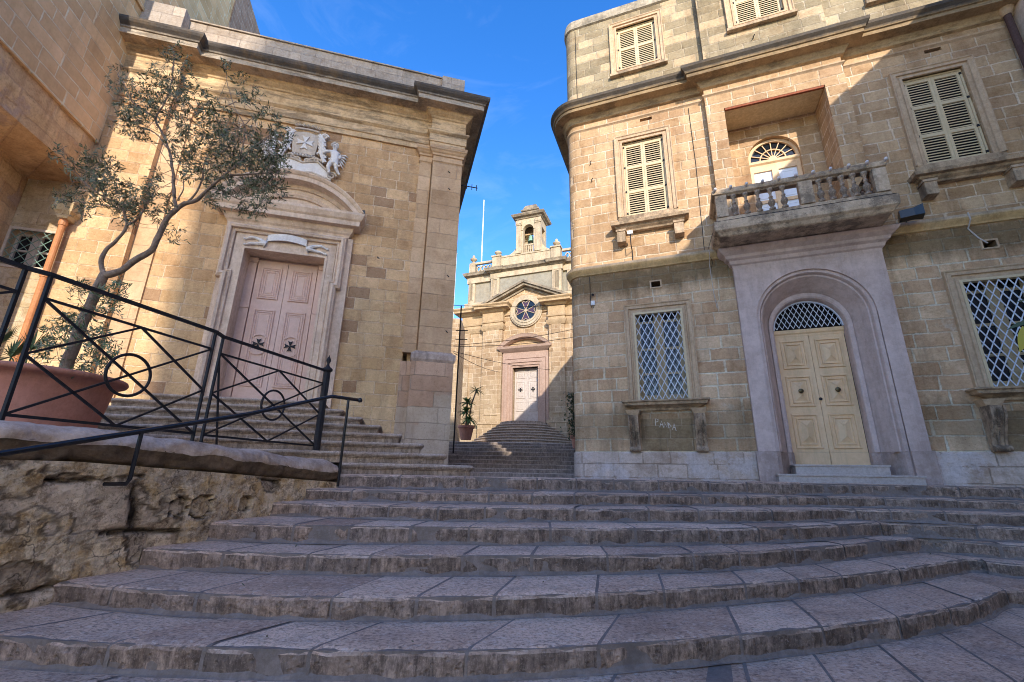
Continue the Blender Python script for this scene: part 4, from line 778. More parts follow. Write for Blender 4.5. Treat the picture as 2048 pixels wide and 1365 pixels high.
for s_ in (-1, 1):
    for i in range(6): dr.tube([(AX + s_ * (.26 + .03 * j + .015 * i), -.1 - .03 * sin(j / 6 * pi), 8.22 - .09 * i - .035 * j * (1 + .12 * i)) for j in range(7)], [.02 + .007 * j for j in range(7)], 6)
    dr.tube([(AX + s_ * (.3 + .16 * sin(i / 12 * pi)), -.1, 8.25 - .6 * i / 12) for i in range(13)], .03, 7)
    volute(dr, AX + s_ * .42, 8.2, .09, s_, -.1)
for i in range(9): blob(dr, AX - .26 + .065 * i, 7.545 + .012 * (i % 2), .034, .03, -.08, .05)
dr.build('drapery', M_relief, coat)
cw = MB()
cw.tube([(AX + .3 * sin(a), -.12, 8.26 + .055 * cos(a)) for a in [-1.25 + .25 * i for i in range(11)]], .03, 8)
for i in range(7):
    a = -1.1 + .37 * i; x = AX + .3 * sin(a); z = 8.33 + .055 * cos(a)
    for dx, dz in ((0, .07), (-.025, .035), (.025, .035), (0, .02)): blob(cw, x + dx, z + dz, .024, .026, -.1, .05)
cw.build('crown', CARV, coat)
def putto(s_):
    me = bpy.data.meshes.new('cherub'); x0 = AX + s_ * .72; y = -.13
    J = [((0, 0, 7.47), .085), ((.02, 0, 7.6), .09), ((.015, -.01, 7.73), .085), ((0, -.01, 7.82), .04), ((-.01, -.03, 7.92), .075), ((-.005, -.03, 7.99), .06),
         ((-.09, -.03, 7.76), .045), ((-.19, -.06, 7.72), .036), ((-.27, -.06, 7.66), .03), ((.09, .02, 7.76), .045), ((.14, .02, 7.66), .035), ((.12, -.03, 7.58), .03),
         ((-.06, -.03, 7.42), .065), ((-.1, -.06, 7.28), .05), ((-.05, -.04, 7.14), .036), ((-.08, -.07, 7.10), .03), ((.07, -.02, 7.42), .065), ((.09, -.05, 7.27), .048), ((.16, 0, 7.17), .034), ((.2, -.02, 7.13), .028)]
    Ed = [(0, 1), (1, 2), (2, 3), (3, 4), (4, 5), (2, 6), (6, 7), (7, 8), (2, 9), (9, 10), (10, 11), (0, 12), (12, 13), (13, 14), (14, 15), (0, 16), (16, 17), (17, 18), (18, 19)]
    me.from_pydata([(x0 + s_ * p[0], y + p[1], p[2]) for p, r in J], Ed, []); o = bpy.data.objects.new('cherub', me); COL.objects.link(o); me.materials.append(M_relief); o.parent = coat
    o.modifiers.new('skin', 'SKIN'); 
    for i, (p, r) in enumerate(J): me.skin_vertices[0].data[i].radius = (r, r)
    me.skin_vertices[0].data[0].use_root = True; sub = o.modifiers.new('sub', 'SUBSURF'); sub.levels = 2; sub.render_levels = 2
    f = MB(); fx, fy = x0 + s_ * -.012, y - .03
    blob(f, fx - .028, 7.935, .011, .008, fy - .062, .012); blob(f, fx + .028, 7.935, .011, .008, fy - .062, .012); blob(f, fx, 7.915, .012, .016, fy - .064, .02); blob(f, fx, 7.885, .018, .006, fy - .058, .012)
    f.build('cherub_face', M_relief, coat, smooth=True)
    h = MB(); random.seed(3)
    for i in range(26):
        a = random.uniform(-.3, pi + .3); r = random.uniform(.055, .085); blob(h, fx + r * cos(a), 7.945 + r * sin(a), .02, .02, fy - random.uniform(-.02, .03), .03)
    for i in range(5):
        for j in range(3): h.tube([(x0 + s_ * (.09 + .0 * j), -.07, 7.75 - .03 * i), (x0 + s_ * (.17 + .02 * (4 - i)), -.06, 7.78 - .075 * i), (x0 + s_ * (.24 + .02 * (4 - i) - .02 * j), -.05, 7.74 - .09 * i)], [.02, .025, .008], 6) if j == 0 else None
    h.build('curls_and_wing', M_relief, coat, smooth=True)
    d_ = MB(); d_.tube([(x0 + s_ * (-.1 + .03 * i), -.2 - .015 * sin(i * 2), 7.50 - .018 * i + .02 * sin(i * 1.5)) for i in range(10)], [.03] * 10, 6); d_.build('cloth', M_relief, coat)
putto(1); putto(-1)
ib = MB()
for x, z in ((-.35, 7.77), (-.32, 7.25), (-.2, 4.75), (-.15, 3.3), (-1.9, 5.0)): ib.tube([(x, -.14, z), (x, -.2, z), (x + .04, -.22, z - .05)], .012, 5)
ib.build('iron_hook', M_iron, ch)
sp_ = thing('portal_spotlight', 'small dark spotlight standing on the right end of the chapel door cornice', 'spotlight', LF, (-2.36, -.3, 6.0)); MB().box(-.06, .06, -.05, .05, .02, .12).box(-.015, .015, -.015, .015, -.02, .03).build('lamp_head', M_lamp, sp_)
an = thing('antenna', 'dark iron antenna arm sticking out from the chapel corner over the lane', 'antenna', LF, (0, .1, 7.63))
m = MB(); m.bar((0, 0, 0), (.5, 0, -.0), .014)
for x in (.2, .34, .47): m.bar((x, 0, -.09), (x, 0, .09), .012)
m.build('arm', M_iron, an)

# chapel steps
cs_ = thing('chapel_steps', 'eight moulded stone steps climbing in a pyramid to the pink chapel door', 'steps', LF, (DC, -3.75, Z0))
def soft(pts, r=.12, n=5):
    out = [pts[0]]
    for i in range(1, len(pts) - 1):
        a, b, c = Vector(pts[i - 1]), Vector(pts[i]), Vector(pts[i + 1]); d1 = (a - b).normalized() * r; d2 = (c - b).normalized() * r
        for k in range(n + 1):
            t = k / n; out.append(tuple((b + d1) * (1 - t) ** 2 + b * 2 * t * (1 - t) + (b + d2) * t * t))
    return out + [pts[-1]]
def subdiv(path, st):
    out = []
    for a, b in zip(path, path[1:]):
        n = max(1, int(hypot(b[0] - a[0], b[1] - a[1]) / st))
        out += [(a[0] + (b[0] - a[0]) * i / n, a[1] + (b[1] - a[1]) * i / n) for i in range(n)]
    return out + [path[-1]]
offs = {8: (1.28, -2.47), 7: (1.64, -2.07), 6: (2.0, -1.7), 5: (2.36, -1.35), 4: (2.72, -1.0), 3: (3.05, -.65), 2: (3.4, -.31), 1: (3.75, .05)}
for k in range(1, 9):
    of, ur = offs[k]; ul = 2 * DC - ur; z = k * .165 + Z0
    path = subdiv(soft([(ul, .0), (ul, -of), (ur, -of), (ur, .0)], .09), .09)
    pr = [(-.6, z), (-.07, z), (-.03, z - .003), (-.01, z - .015), (0, z - .035), (-.01, z - .058), (-.03, z - .066), (-.035, z - .08), (-.05, z - .085), (-.055, z - .2)]
    s_ = MB(); random.seed(k)
    cuts = [0]; i = 0
    while i < len(path) - 1:
        i = min(len(path) - 1, i + random.randint(7, 13)); cuts.append(i)
    n = len(path); full = MB().sweep(path, pr, False)
    for a, b in zip(cuts, cuts[1:]):
        L = []
        for q in range(len(pr)):
            row = []
            for i in range(a, b + 1):
                v = Vector(full.v[q * n + i])
                if i == b and b < n - 1: v = v + (Vector(full.v[q * n + i - 1]) - v) * .05
                row.append(tuple(v + noise.noise_vector(v * 7) * .006))
            L.append(row)
        s_.loft(L)
    if k == 8: s_.slab([(ul + .1, -of + .1), (ur - .1, -of + .1), (ur - .1, .38), (ul + .1, .38)], z - .1, z - .004)
    else: s_.slab([(ul + .2, -of + .2), (ur - .2, -of + .2), (ur - .2, 0), (ul + .2, 0)], z - .1, z - .006)
    s_.build('step', M_cstep, cs_, org=(DC, -3.75, Z0))

# ================================================================== TALL HOUSE AND ANNEX AT THE FAR LEFT
def wp(x, y, fr, off=0):                       # point of a facade plane seen at a photo pixel
    r = ray(x, y); n = Vector((-sin(fr.yaw), cos(fr.yaw), 0)); O = fr.o - n * off; return r * (O.dot(n) / r.dot(n))
tall = thing('tall_house', 'tall shaded sandy house wall closing the left side, smooth blocks above old rubble', 'building', LF, (-8.05, 0, 0))
def q(fr, *P): return [fr.w(p) for p in P]
UW = Frame(LF.w((-8.02, 0, 0)), LF.yaw - radians(2.5))        # wall plane runs towards the viewer along local -y
g = MB(); g.box(-4, 0, -3.15, 3.5, 6.86, 17); g.box(-4, .05, -3.2, 3.5, 10.7, 10.82)
g.v = [tuple(Vector(LF.loc(UW.w(p))) - Vector((-8.05, 0, 0))) for p in g.v]; g.build('upper_wall', MA_wall, tall)
def patch(a, b, c, d, n=30, m=20, amp=.05):
    L = []
    for j in range(m + 1):
        t = j / m; r0 = a.lerp(d, t); r1 = b.lerp(c, t); row = []
        for i in range(n + 1):
            p = r0.lerp(r1, i / n); e_ = min(i, n - i, j, m - j); row.append(tuple(p + noise.noise_vector(p * 1.7) * amp * min(1, e_ / 2)))
        L.append(row)
    return L
dirn = Vector((sin(radians(24)), -cos(radians(24)), 0)); P5 = LF.w((-9.13, 0, -1.4)); P6 = LF.w((-9.13, 0, 5.85)); P7 = LF.w((-7.98, .1, 6.0)); P4 = UW.w((-.02, .3, 6.9)); P8 = P5 + dirn * 2.25; P9 = P6 + dirn * 2.25; PT = UW.w((-.05, -3.15, 6.9)); PB = UW.w((-.05, -3.15, 5.9)); PC = UW.w((-.05, .3, 5.95)); PD = UW.w((-.05, .3, 6.9))
g = MB(); g.loft(patch(P8, P5, P6, P9)); g.loft(patch(P9, P6, PC, PB, 24, 10, .03)); g.loft(patch(PB, PC, PD, PT, 40, 12, .05))
g.slab([tuple(P5.xy + Vector((-.12, .25))), tuple(P8.xy + Vector((-.04, .02))), tuple(P8.xy + Vector((-3, -.8))), tuple(P5.xy + Vector((-3, 0)))], -1.2, 5.8)
g.v = [tuple(Vector(LF.loc(p)) - Vector((-8.05, 0, 0))) for p in g.v]; g.build('old_lower_wall', MA_old, tall)
ann = thing('annex', 'low pale annex with small green barred window beside the chapel', 'building', LF, (-8.6, 0, 0))
g = MB(); wall(g, -9.7, -8.05, -.2, 5.85, [(-9.08, -8.34, 3.87, 4.66, .22)], y=.01); g.prism([(-9.13, 5.85), (-8.05, 5.85), (-8.05, 5.98), (-9.0, 5.93), (-9.13, 5.85)][:4], .01, .6); g.box(-9.7, -8.05, .24, 1.2, -.2, 5.84); g.build('wall', MA_ann, ann, org=(-8.6, 0, 0))
g = MB(); frame(g, -9.08, -8.34, 3.87, 4.66, .01, [(0, -.05), (0, .025), (.055, .025), (.06, 0)], True); W_ = g.build('window', plain('pale_window_stone', (.6, .48, .38), (.68, .57, .47), 4), ann, org=(-8.6, 0, 0))
lattice(MB(), -9.07, -8.35, 3.88, 4.65, .2, .2, -.02, .008).build('grille', M_green, W_, org=(-8.6, 0, 0)); MB().box(-9.08, -8.34, .2, .21, 3.87, 4.66).build('pane', M_glass, W_, org=(-8.6, 0, 0))
c = MB(); c.box(-8.76, -8.68, .15, .2, 3.87, 4.66)
for a, b in ((-9.08, -8.76), (-8.68, -8.34)): c.box(a, b, .16, .2, 4.24, 4.28).box(a, b, .16, .2, 3.87, 3.93).box(a, b, .16, .2, 4.6, 4.66).box(a, a + .05, .16, .2, 3.93, 4.6).box(b - .05, b, .16, .2, 3.93, 4.6)
c.build('casement', MC_door, W_, org=(-8.6, 0, 0))
pp = thing('orange_drainpipe', 'orange clay drainpipe under a stone hopper between annex and chapel', 'drainpipe', LF, (-8.04, -.36, 1))
MB().tube([(0, 0, 0), (0, 0, 3.85)], .055, 12).build('pipe', M_pipe, pp); MB().lathe([(.07, 2.55), (.075, 2.6), (.07, 2.65)], (0, 0, 0), 12).lathe([(.07, 0), (.075, .05), (.07, .1)], (0, 0, 3.7), 12).build('collar', M_pipe, pp)
MB().box(-.16, .16, -.14, .3, 3.98, 4.22).loft([[(-.15, -.13, 3.98), (.15, -.13, 3.98), (.15, .3, 3.98), (-.15, .3, 3.98)], [(-.08, -.07, 3.84), (.08, -.07, 3.84), (.08, .2, 3.84), (-.08, .2, 3.84)]], True, False, True).jitter(.01, 5).build('hopper', MA_ann, pp)
rt = thing('roof_block', 'sunlit pale stone stair tower above the chapel parapet', 'building', LF, (-7.0, 1.2, 10))
g = MB(); a = LF.loc(at(300, 40, 13)); 
MB().box(-.62, 1.35, 0, 3, -.5, 2.2).build('wall', ashlar('pale_tower_stone', (.68, .58, .42), (.76, .67, .52), (.6, .5, .38), seed=61, ms=.005, stain_amt=.4), rt); MB().box(-.66, 1.39, -.04, 3.04, 2.2, 2.32).build('coping', MR_cap, rt)
rb = thing('roof_house', 'brown brick house rising behind the left end of the chapel roof', 'building', LF, (-8.6, 3.2, 9)); MB().box(-2.5, .75, 0, 5, -1, 8).build('wall', ashlar('brown_brick', (.42, .28, .2), (.5, .35, .26), (.6, .5, .42), h=.25, L=.5, seed=71), rb); MB().tube([(-.05, -.1, -1), (-.05, -.1, 8)], .09, 10).build('downpipe', M_pipe, rb)
rp_ = thing('roof_vent_pipe', 'orange clay vent pipe beside the sunlit tower on the chapel roof', 'pipe', LF, (-5.5, 1.3, 10.9)); MB().tube([(0, 0, -.9), (0, 0, .55), (-.02, 0, .62), (-.2, 0, .66)], .06, 10).build('pipe', M_pipe, rp_)

# ================================================================== LANE AND FAR CHURCH
al = thing('lane_steps', 'broad grey stone steps filling the lane between chapel and corner house', 'steps', WLD, (.2, 11, Z0))
tab = [(q_ * Y_ / 925, Y_) for q_, Y_ in ((5.5, 11.4), (13.5, 13), (22, 14.8), (30, 16.6), (38, 18.4), (46, 20.2), (53, 22), (59, 23.8), (64, 25.6))]
pz = Z0
for i, (z, Y) in enumerate(tab):
    s_ = MB(); xl, xr = -.135 * Y - .35 - (1.2 if i == 8 else 0), .155 * Y + .5 + (3 if i == 8 else 0); x = xl; random.seed(i)
    Y2 = (tab[i + 1][1] if i < 8 else 37)
    while x < xr:
        L = random.uniform(.6, 1.1); b = min(xr, x + L)
        mm = MB(); n = 6; rows = []
        for (yy, zz) in ((Y2 + .3 - Y, 0), (.03, 0), (.0, -.02), (.0, -(z - pz) - .06)):
            rows.append([(x + .004 + (b - x - .008) * k / n, Y + yy + .02 * noise.noise((x * 3 + k, i, 1)), z + zz + .004 * noise.noise((x * 3 + k, i, 7))) for k in range(n + 1)])
        s_.loft(rows); x = b
    pz = z; s_.box(xl, xr, Y + .05, Y2 + .2, z - .5, z - .02); s_.build('step', M_lane, al, org=(.2, 11, Z0))
fc = thing('far_church', 'sunlit church front with pediment, round cross window and bellcote up the lane', 'church', CF)
zb = 1.3
g = MB(); wall(g, -4.5, 5.2, zb, 10.0, [(-.8, .86, zb, 6.45, .5)]); g.prism([(-2.7, 10.0), (2.75, 10.0), (2.75, 10.8), (0.02, 12.1), (-2.7, 10.8)], -.1, .3); g.build('front_wall', MC_wall, fc)
g = MB()
for a, b in ((-2.85, -1.5), (1.62, 2.6)): g.box(a, b, -.3, 0, 3.1, 9.2)
for a, b in ((-2.6, -1.7), (1.8, 2.4)): g.box(a, b, -.34, 0, 3.5, 9.1)
g.box(-4.45, -3.9, -.1, 0, 3.1, 9.0); g.box(2.6, 3.0, -.15, 0, 3.1, 9.2); g.build('pilasters', MC_wall, fc)
for a, b in ((-2.95, -1.4), (1.52, 2.7)): MB().box(a, b, -.42, 0, zb, 3.1).box(a - .05, b + .05, -.47, 0, 2.95, 3.12).build('pedestal', MC_wall, fc, bevel=.02)
pc = [(-4.5, .5), (-4.5, 0), (-2.85, 0), (-2.85, -.3), (-1.5, -.3), (-1.5, 0)]; pd = [(1.62, 0), (1.62, -.3), (2.6, -.3), (2.6, -.12), (3.1, -.12), (3.1, 0), (5.2, 0)]
for P_ in (pc, pd):
    MB().sweep(P_, [(-.02, 8.95), (.05, 9.0), (.12, 9.15), (.16, 9.28), (.05, 9.3), (.04, 9.5), (.1, 9.52), (.12, 9.62), (.05, 9.66), (.05, 10.2), (.15, 10.25), (.25, 10.38), (.5, 10.4), (.5, 10.52), (.6, 10.62), (.6, 10.7), (-.02, 10.8)]).build('entablature', MC_warm, fc)
for s_ in (-1, 1):
    A_ = (-2.95, 10.85) if s_ < 0 else (2.95, 10.85)
    rk = MB()
    for o, p0, p1, in ((0, -.62, -.1), (-.16, -.5, -.1), (-.34, -.2, -.1)):
        rk.prism([(A_[0], A_[1] + o), (0.02, 12.17 + o), (0.02, 12.17 + o - .15), (A_[0], A_[1] + o - .15)] if s_ < 0 else [(A_[0], A_[1] + o), (A_[0], A_[1] + o - .15), (0.02, 12.17 + o - .15), (0.02, 12.17 + o)], p0, p1)
    rk.build('raking_cornice', MC_corn, fc)
g = MB()
for r0, r1, y in ((.82, 1.02, -.2), (.95, 1.1, -.14), (.72, .84, -.24)): g.ring(.04, 10.18, r0, r1, y, 0, 0, 2 * pi, 40, 1.0)
rw = g.build('rose_window', MC_dress, fc); MB().ring(.04, 10.18, 0, .75, -.115, -.1, 0, 2 * pi, 40).build('rose_glass', M_glass, rw)
g = MB(); tt = MB()
for k in range(4):
    a = k * pi / 2 + .0
    def R2(r, qv): return (.04 + r * cos(a) - qv * sin(a), -.15, 10.18 + r * sin(a) + qv * cos(a))
    pts = [R2(.08, .02), R2(.72, .3), R2(.56, 0), R2(.72, -.3), R2(.08, -.02)]
    for p, q_ in zip(pts, pts[1:]): g.tube([p, q_], .025, 5)
    tt.prism([(p[0], p[2]) for p in pts], -.135 - .001 * k, -.12)
g.ring(.04, 10.18, 0, .1, -.18, -.12, 0, 2 * pi, 16); g.build('window_cross', MC_dress, rw); tt.build('red_glass', plain('wine_glass', (.05, .012, .015), (.07, .02, .02), 5, rough=.15, spec=.8, bumpk=0), rw)
# far portal
g = MB(); frame(g, -.8, .86, 2.95, 6.45, 0, [(0, -.3), (0, .12), (.12, .12), (.13, .18), (.28, .18), (.3, .24), (.5, .24), (.52, 0)]); g.box(-1.45, -1.3, -.2, 0, 2.95, 7.4).box(1.38, 1.55, -.2, 0, 2.95, 7.4)
g.sweep([(-1.35, 0), (-1.35, -.15), (1.42, -.15), (1.42, 0)], [(-.05, 6.95), (.05, 7.0), (.06, 7.4), (.2, 7.5), (.35, 7.62), (.4, 7.75), (-.05, 7.8)]); fp = g.build('door_surround', MC_pink, fc)
hw, rise = 1.75, .78; Rq = (hw * hw + rise * rise) / (2 * rise); zq = 7.75 + rise - Rq; a1 = math.asin((7.75 - zq) / Rq)
def sg2(r, y): return [(.04 + r * cos(pi - a1 + (2 * a1 - pi) * i / 20), y, max(7.76, zq + r * sin(pi - a1 + (2 * a1 - pi) * i / 20))) for i in range(21)]
MB().loft([sg2(Rq - .28, 0), sg2(Rq - .28, -.2), sg2(Rq - .2, -.45), sg2(Rq - .04, -.52), sg2(Rq, -.55), sg2(Rq, 0)]).build('portal_pediment', MC_pink, fp)
MB().prism([(-1.4, 7.77)] + [(p[0], p[2]) for p in sg2(Rq - .2, 0)][1:-1] + [(1.5, 7.77)], -.06, .02).build('tympanum', MC_warm, fp)
fd = MB().box(-.8, .86, .32, .4, 2.95, 6.45).build('door', MC_door, fc)
for a, b in ((-.78, .025), (.035, .84)):
    lf = MB(); lf.box(a, b, .27, .32, 2.95, 6.45)
    for z0, z1 in ((3.75, 4.4), (4.55, 5.65), (5.8, 6.3)): lf.rings(a + .1, b - .1, z0, z1, [(0, .27), (.03, .24), (.06, .24), (.09, .26), (.14, .24), (.16, .24)])
    lf.build('door_leaf', MC_door, fd); c = MB(); maltese(c, (a + b) / 2, 5.1, .14, .20, .24); c.build('cross_emblem', M_iron, fd)
# attic storey
g = MB(); wall(g, -4.3, 5.2, 10.7, 13.15, [], y=.25); g.box(-2.5, 2.45, .0, .25, 10.8, 13.15); g.build('attic_wall', MC_grey, fc)
g = MB()
for a, b, y in ((-4.3, -3.8, .15), (-2.5, -1.9, -.1), (1.8, 2.4, -.1), (2.75, 3.2, .12), (3.9, 4.5, .12)): g.box(a, b, y, .3, 11.3, 12.85); g.rings(a + .1, b - .1, 11.45, 12.75, [(0, y - .001), (.03, y - .04), (.06, y - .04), (.07, y - .0)])
g.box(-4.4, -2.5, .1, .3, 12.75, 13.15).box(-2.55, 2.5, -.12, .1, 12.8, 13.15).box(2.5, 5.2, .1, .3, 12.75, 13.15); g.box(-4.5, 5.2, .05, .3, 10.75, 11.25); g.build('attic_pilasters', MC_dress, fc)
pt = [(-4.3, .6), (-4.3, .25), (-2.5, .25), (-2.5, -.1), (-1.9, -.1), (-1.9, 0), (1.8, 0), (1.8, -.1), (2.45, -.1), (2.45, .25), (5.2, .25)]
MB().sweep(pt, [(-.05, 13.1), (.05, 13.15), (.15, 13.25), (.32, 13.28), (.35, 13.38), (.4, 13.48), (-.05, 13.55)]).build('attic_cornice', MC_corn, fc)
g = MB(); g.box(-1.95, 1.75, .0, .5, 13.5, 14.3); g.box(-2.0, 1.8, -.04, .55, 14.3, 14.42)
for a in (-2.45, 1.75): g.box(a, a + .6, -.12, .5, 13.5, 14.4).box(a - .06, a + .66, -.18, .55, 14.4, 14.5)
for a, b in ((-4.35, -3.9), (3.3, 3.6)): g.box(a, b, .2, .6, 13.5, 14.3)
g.box(-4.35, -2.4, .25, .45, 14.25, 14.4).box(-4.35, -2.4, .25, .45, 13.5, 13.65).box(2.4, 5.2, .25, .45, 14.25, 14.4).box(2.4, 5.2, .25, .45, 13.5, 13.65)
for x0 in [-3.8 + .28 * i for i in range(5)] + [2.6 + .28 * i for i in range(3)] + [3.75 + .28 * i for i in range(5)]:
    g.ring(x0 + .14, 13.9, .1, .15, .3, .4, 0, 2 * pi, 10, 1.5); 
g.build('parapet', MC_dress, fc)
urn = [(.16, 0), (.16, .06), (.06, .1), (.06, .16), (.14, .2), (.24, .3), (.26, .36), (.16, .4), (.09, .44), (.1, .5), (.11, .56), (.05, .66), (.001, .7)]
for x, z, y in ((-4.12, 14.4, .4), (2.05, 14.5, .2)): MB().lathe(urn, (x, y, z), 12).build('urn', MC_dress, fc, smooth=True)
MB().lathe(urn[:8] + [(.2, .42), (.001, .43)], (-2.15, .2, 14.5), 12).build('urn', MC_dress, fc, smooth=True)
# bellcote
bc = MB(); x0, x1 = -.74, 1.0; y0, y1 = .0, 1.35
bc.prism([(x0, 14.4), (x0, 17.0), (x1, 17.0), (x1, 14.4), (.5, 14.4)] + [(.13 + .37 * cos(pi * i / 14), 16.15 + .37 * sin(pi * i / 14)) for i in range(15)] + [(-.24, 14.4)], y0, y0 + .3)
bc.prism([(x0, 14.4), (x0, 17.0), (x1, 17.0), (x1, 14.4), (.5, 14.4)] + [(.13 + .37 * cos(pi * i / 14), 16.15 + .37 * sin(pi * i / 14)) for i in range(15)] + [(-.24, 14.4)], y1 - .3, y1)
bc.box(x0, x0 + .25, y0 + .3, y1 - .3, 14.4, 17).box(x1 - .2, x1 - .002, y0 + .3, y1 - .3, 14.4, 15.6).box(x1 - .2, x1 - .002, y0 + .3, y1 - .3, 16.4, 17)
bc.box(x0, x0 + .36, y0 - .06, y0, 14.6, 16.6).box(x1 - .36, x1, y0 - .06, y0, 14.6, 16.6); bell = bc.build('bellcote', MC_dress, fc)
MB().ring(.13, 16.15, .37, .5, y0 - .05, y0).build('arch_moulding', MC_dress, bell); g = MB()
for a, b in ((x0 - .04, x0 + .4), (x1 - .4, x1 + .04)):
    MB().box(a, b, y0 - .1, y0, 14.4, 14.62).build('pilaster_base', MC_dress, bell); MB().box(a, b, y0 - .1, y0, 16.55, 16.9).box(a + .03, b - .03, y0 - .13, y0, 16.65, 16.8).build('pilaster_capital', MC_dress, bell)
g = MB().box(-.24, .5, y0 + .1, y0 + .2, 15.0, 15.1)
for i in range(5): g.box(-.2 + .14 * i, -.13 + .14 * i, y0 + .12, y0 + .18, 14.45, 15.0)
g.build('bell_balustrade', MC_dress, bell)
MB().sweep([(x0, y1), (x0, y0), (x1, y0), (x1, y1), (x0, y1)], [(-.05, 16.98), (.06, 17.02), (.1, 17.12), (.25, 17.16), (.32, 17.28), (.32, 17.34), (-.05, 17.42)], False).box(x0, x1, y0, y1, 17.3, 17.45).build('bellcote_cornice', MC_corn, bell)
g = MB(); g.loft([[(x0 + i, y0 + i, z), (x1 - i, y0 + i, z), (x1 - i, y1 - i, z), (x0 + i, y1 - i, z)] for i, z in ((.0, 17.43), (.15, 17.5), (.3, 17.52), (.3, 17.78), (.22, 17.82), (.22, 17.94), (.34, 17.96), (.36, 18.12), (.40, 18.24), (.47, 18.36), (.58, 18.45), (.66, 18.48))], True, False, True); g.build('bellcote_crown', MC_corn, bell)
MB().lathe([(.001, .5), (.1, .48), (.15, .4), (.17, .2), (.23, .05), (.25, 0), (.2, 0), (.001, .1)], (.13, .6, 15.5), 16).build('bell', M_verd, bell, smooth=True); MB().box(-.3, .6, .55, .65, 16.05, 16.15).tube([(.13, .6, 15.95), (.13, .6, 16.1)], .03, 6).tube([(.13, .6, 15.52), (.13, .6, 15.35)], .05, 6).box(-.06, .2, .55, .7, 14.5, 15.2).build('bell_frame', MC_warm, bell)
for s_, xx in ((-1, x0), (1, x1)):
    pts = [(xx, 14.4)] + [(xx + s_ * (1.0 - 1.0 * sin(i / 10 * pi / 2)), 14.42 + .9 * (1 - cos(i / 10 * pi / 2))) for i in range(11)][::1] + [(xx, 15.32)]
    MB().prism(pts if s_ > 0 else pts[::-1], .15, .4).build('bellcote_volute', MC_dress, bell)
MB().box(-4.4, 5.2, .5, 12, zb, 13.4).build('body', MC_wall, fc)
fs = thing('far_church_steps', 'half round flight of dark steps before the far church door', 'steps', CF, (.03, 0, 1.3))
for k in range(10):
    R = 3.55 - .24 * k; z = 1.33 + .166 * (k + 1); s_ = MB()
    path = [(.03 - R * 1.05 * cos(pi * i / 40), -R * sin(pi * i / 40) - .2) for i in range(41)]
    s_.sweep(path, [(-.4, z), (-.06, z), (-.02, z - .01), (0, z - .04), (-.02, z - .07), (-.05, z - .09), (-.05, z - .2)], False)
    if k == 9: s_.slab(path, z - .2, z - .005)
    s_.build('step', M_cstep, fs, org=(.03, 0, 1.3))
def flagpole(lab, px, py, pyb, Y):
    p = at(px, py, Y); b_ = at(px - 5, pyb, Y); t = thing('flagpole', lab, 'flagpole', WLD, (p.x, p.y, b_.z - 6)); h = p.z - b_.z + 6
    MB().tube([(0, 0, 0), (0, 0, h)], [.09, .05], 10).build('pole', M_white, t); MB().lathe([(.001, 0), (.09, .02), (.09, .06), (.001, .09)], (0, 0, h), 8).build('cap', M_white, t)
flagpole('tall white flagpole left of the bellcote behind the far church', 968, 402, 525, 44); flagpole('white flagpole beside the chapel corner, left of the far church', 913, 508, 640, 40)
lh = thing('lane_house', 'narrow pale house end at the left of the lane beside the far church', 'building', WLD, tuple(at(905, 880, 30)) [:2] + (1.3,))
c0 = lh.location.copy(); xr = at(919, 700, 30).x - c0.x; MB().box(-4, xr, 0, 3, -.5, at(905, 637, 30).z - 1.3).build('wall', MC_wall, lh)
lp_ = thing('lane_pole', 'thin dark cable pole at the left edge of the lane', 'pole', WLD, tuple(at(908, 880, 16))[:2] + (.7,)); a = at(905, 612, 16); MB().tube([(0, 0, 0), (0, 0, a.z - .7)], .028, 8).build('pole', M_iron, lp_)
for dz in (-1.0, -1.35): MB().bar((-.15, -.03, a.z - .7 + dz), (.3, -.03, a.z - .7 + dz), .02).build('crossarm', M_iron, lp_)
for i, (y0_, x1_, y1_, lab) in enumerate(((691, 1165, 655, 'uppermost overhead cable crossing the lane'), (694, 1165, 672, 'second overhead cable from the top crossing the lane'), (703, 1100, 740, 'slack cable falling from the lane pole to the far portal'), (706, 1000, 745, 'slack cable falling short of the far portal'), (611, 1165, 606, 'thin high wire across the far church attic'))):
    A_ = at(907, y0_, 16); B_ = at(x1_, y1_, 17.5 if i < 2 or i == 4 else 24)
    t = MB(); t.tube([tuple(A_.lerp(B_, s / 10) - Vector((0, 0, .12 * sin(s / 10 * pi)))) for s in range(11)], .011, 5); tag(t.build('overhead_cable', M_iron), lab, 'cable', 'overhead cables over the lane')

def blade(mb, p, d, L, wd, droop=.3, up=Vector((0, 0, 1)), n=4, fold=.0):
    d = d.normalized(); s = d.cross(up)
    s = s.normalized() if s.length > .01 else Vector((1, 0, 0)); rows = []
    for i in range(n + 1):
        t = i / n; c = p + d * L * t - up * (droop * L * t * t); w_ = wd * (sin(pi * min(1, t * .8 + .2)) if t < 1 else .03); rows.append([tuple(c - s * w_), tuple(c + s * w_)])
    mb.loft(rows)
def rosette(mb, c, n, L, wd, droop=.35, lo=-.2, hi=1.2):
    for i in range(n):
        a = random.uniform(0, 2 * pi); e = random.uniform(lo, hi); blade(mb, c, Vector((cos(a) * cos(e), sin(a) * cos(e), sin(e))), L * random.uniform(.7, 1.1), wd, droop * random.uniform(.5, 1.3))
yp = at(931, 886, 24.2); yp.z = tab[8][0] - .0; YS = 1.3
yu = thing('potted_yucca', 'spiky green yucca in a terracotta pot at the left head of the lane steps', 'potted plant', WLD, yp); random.seed(5)
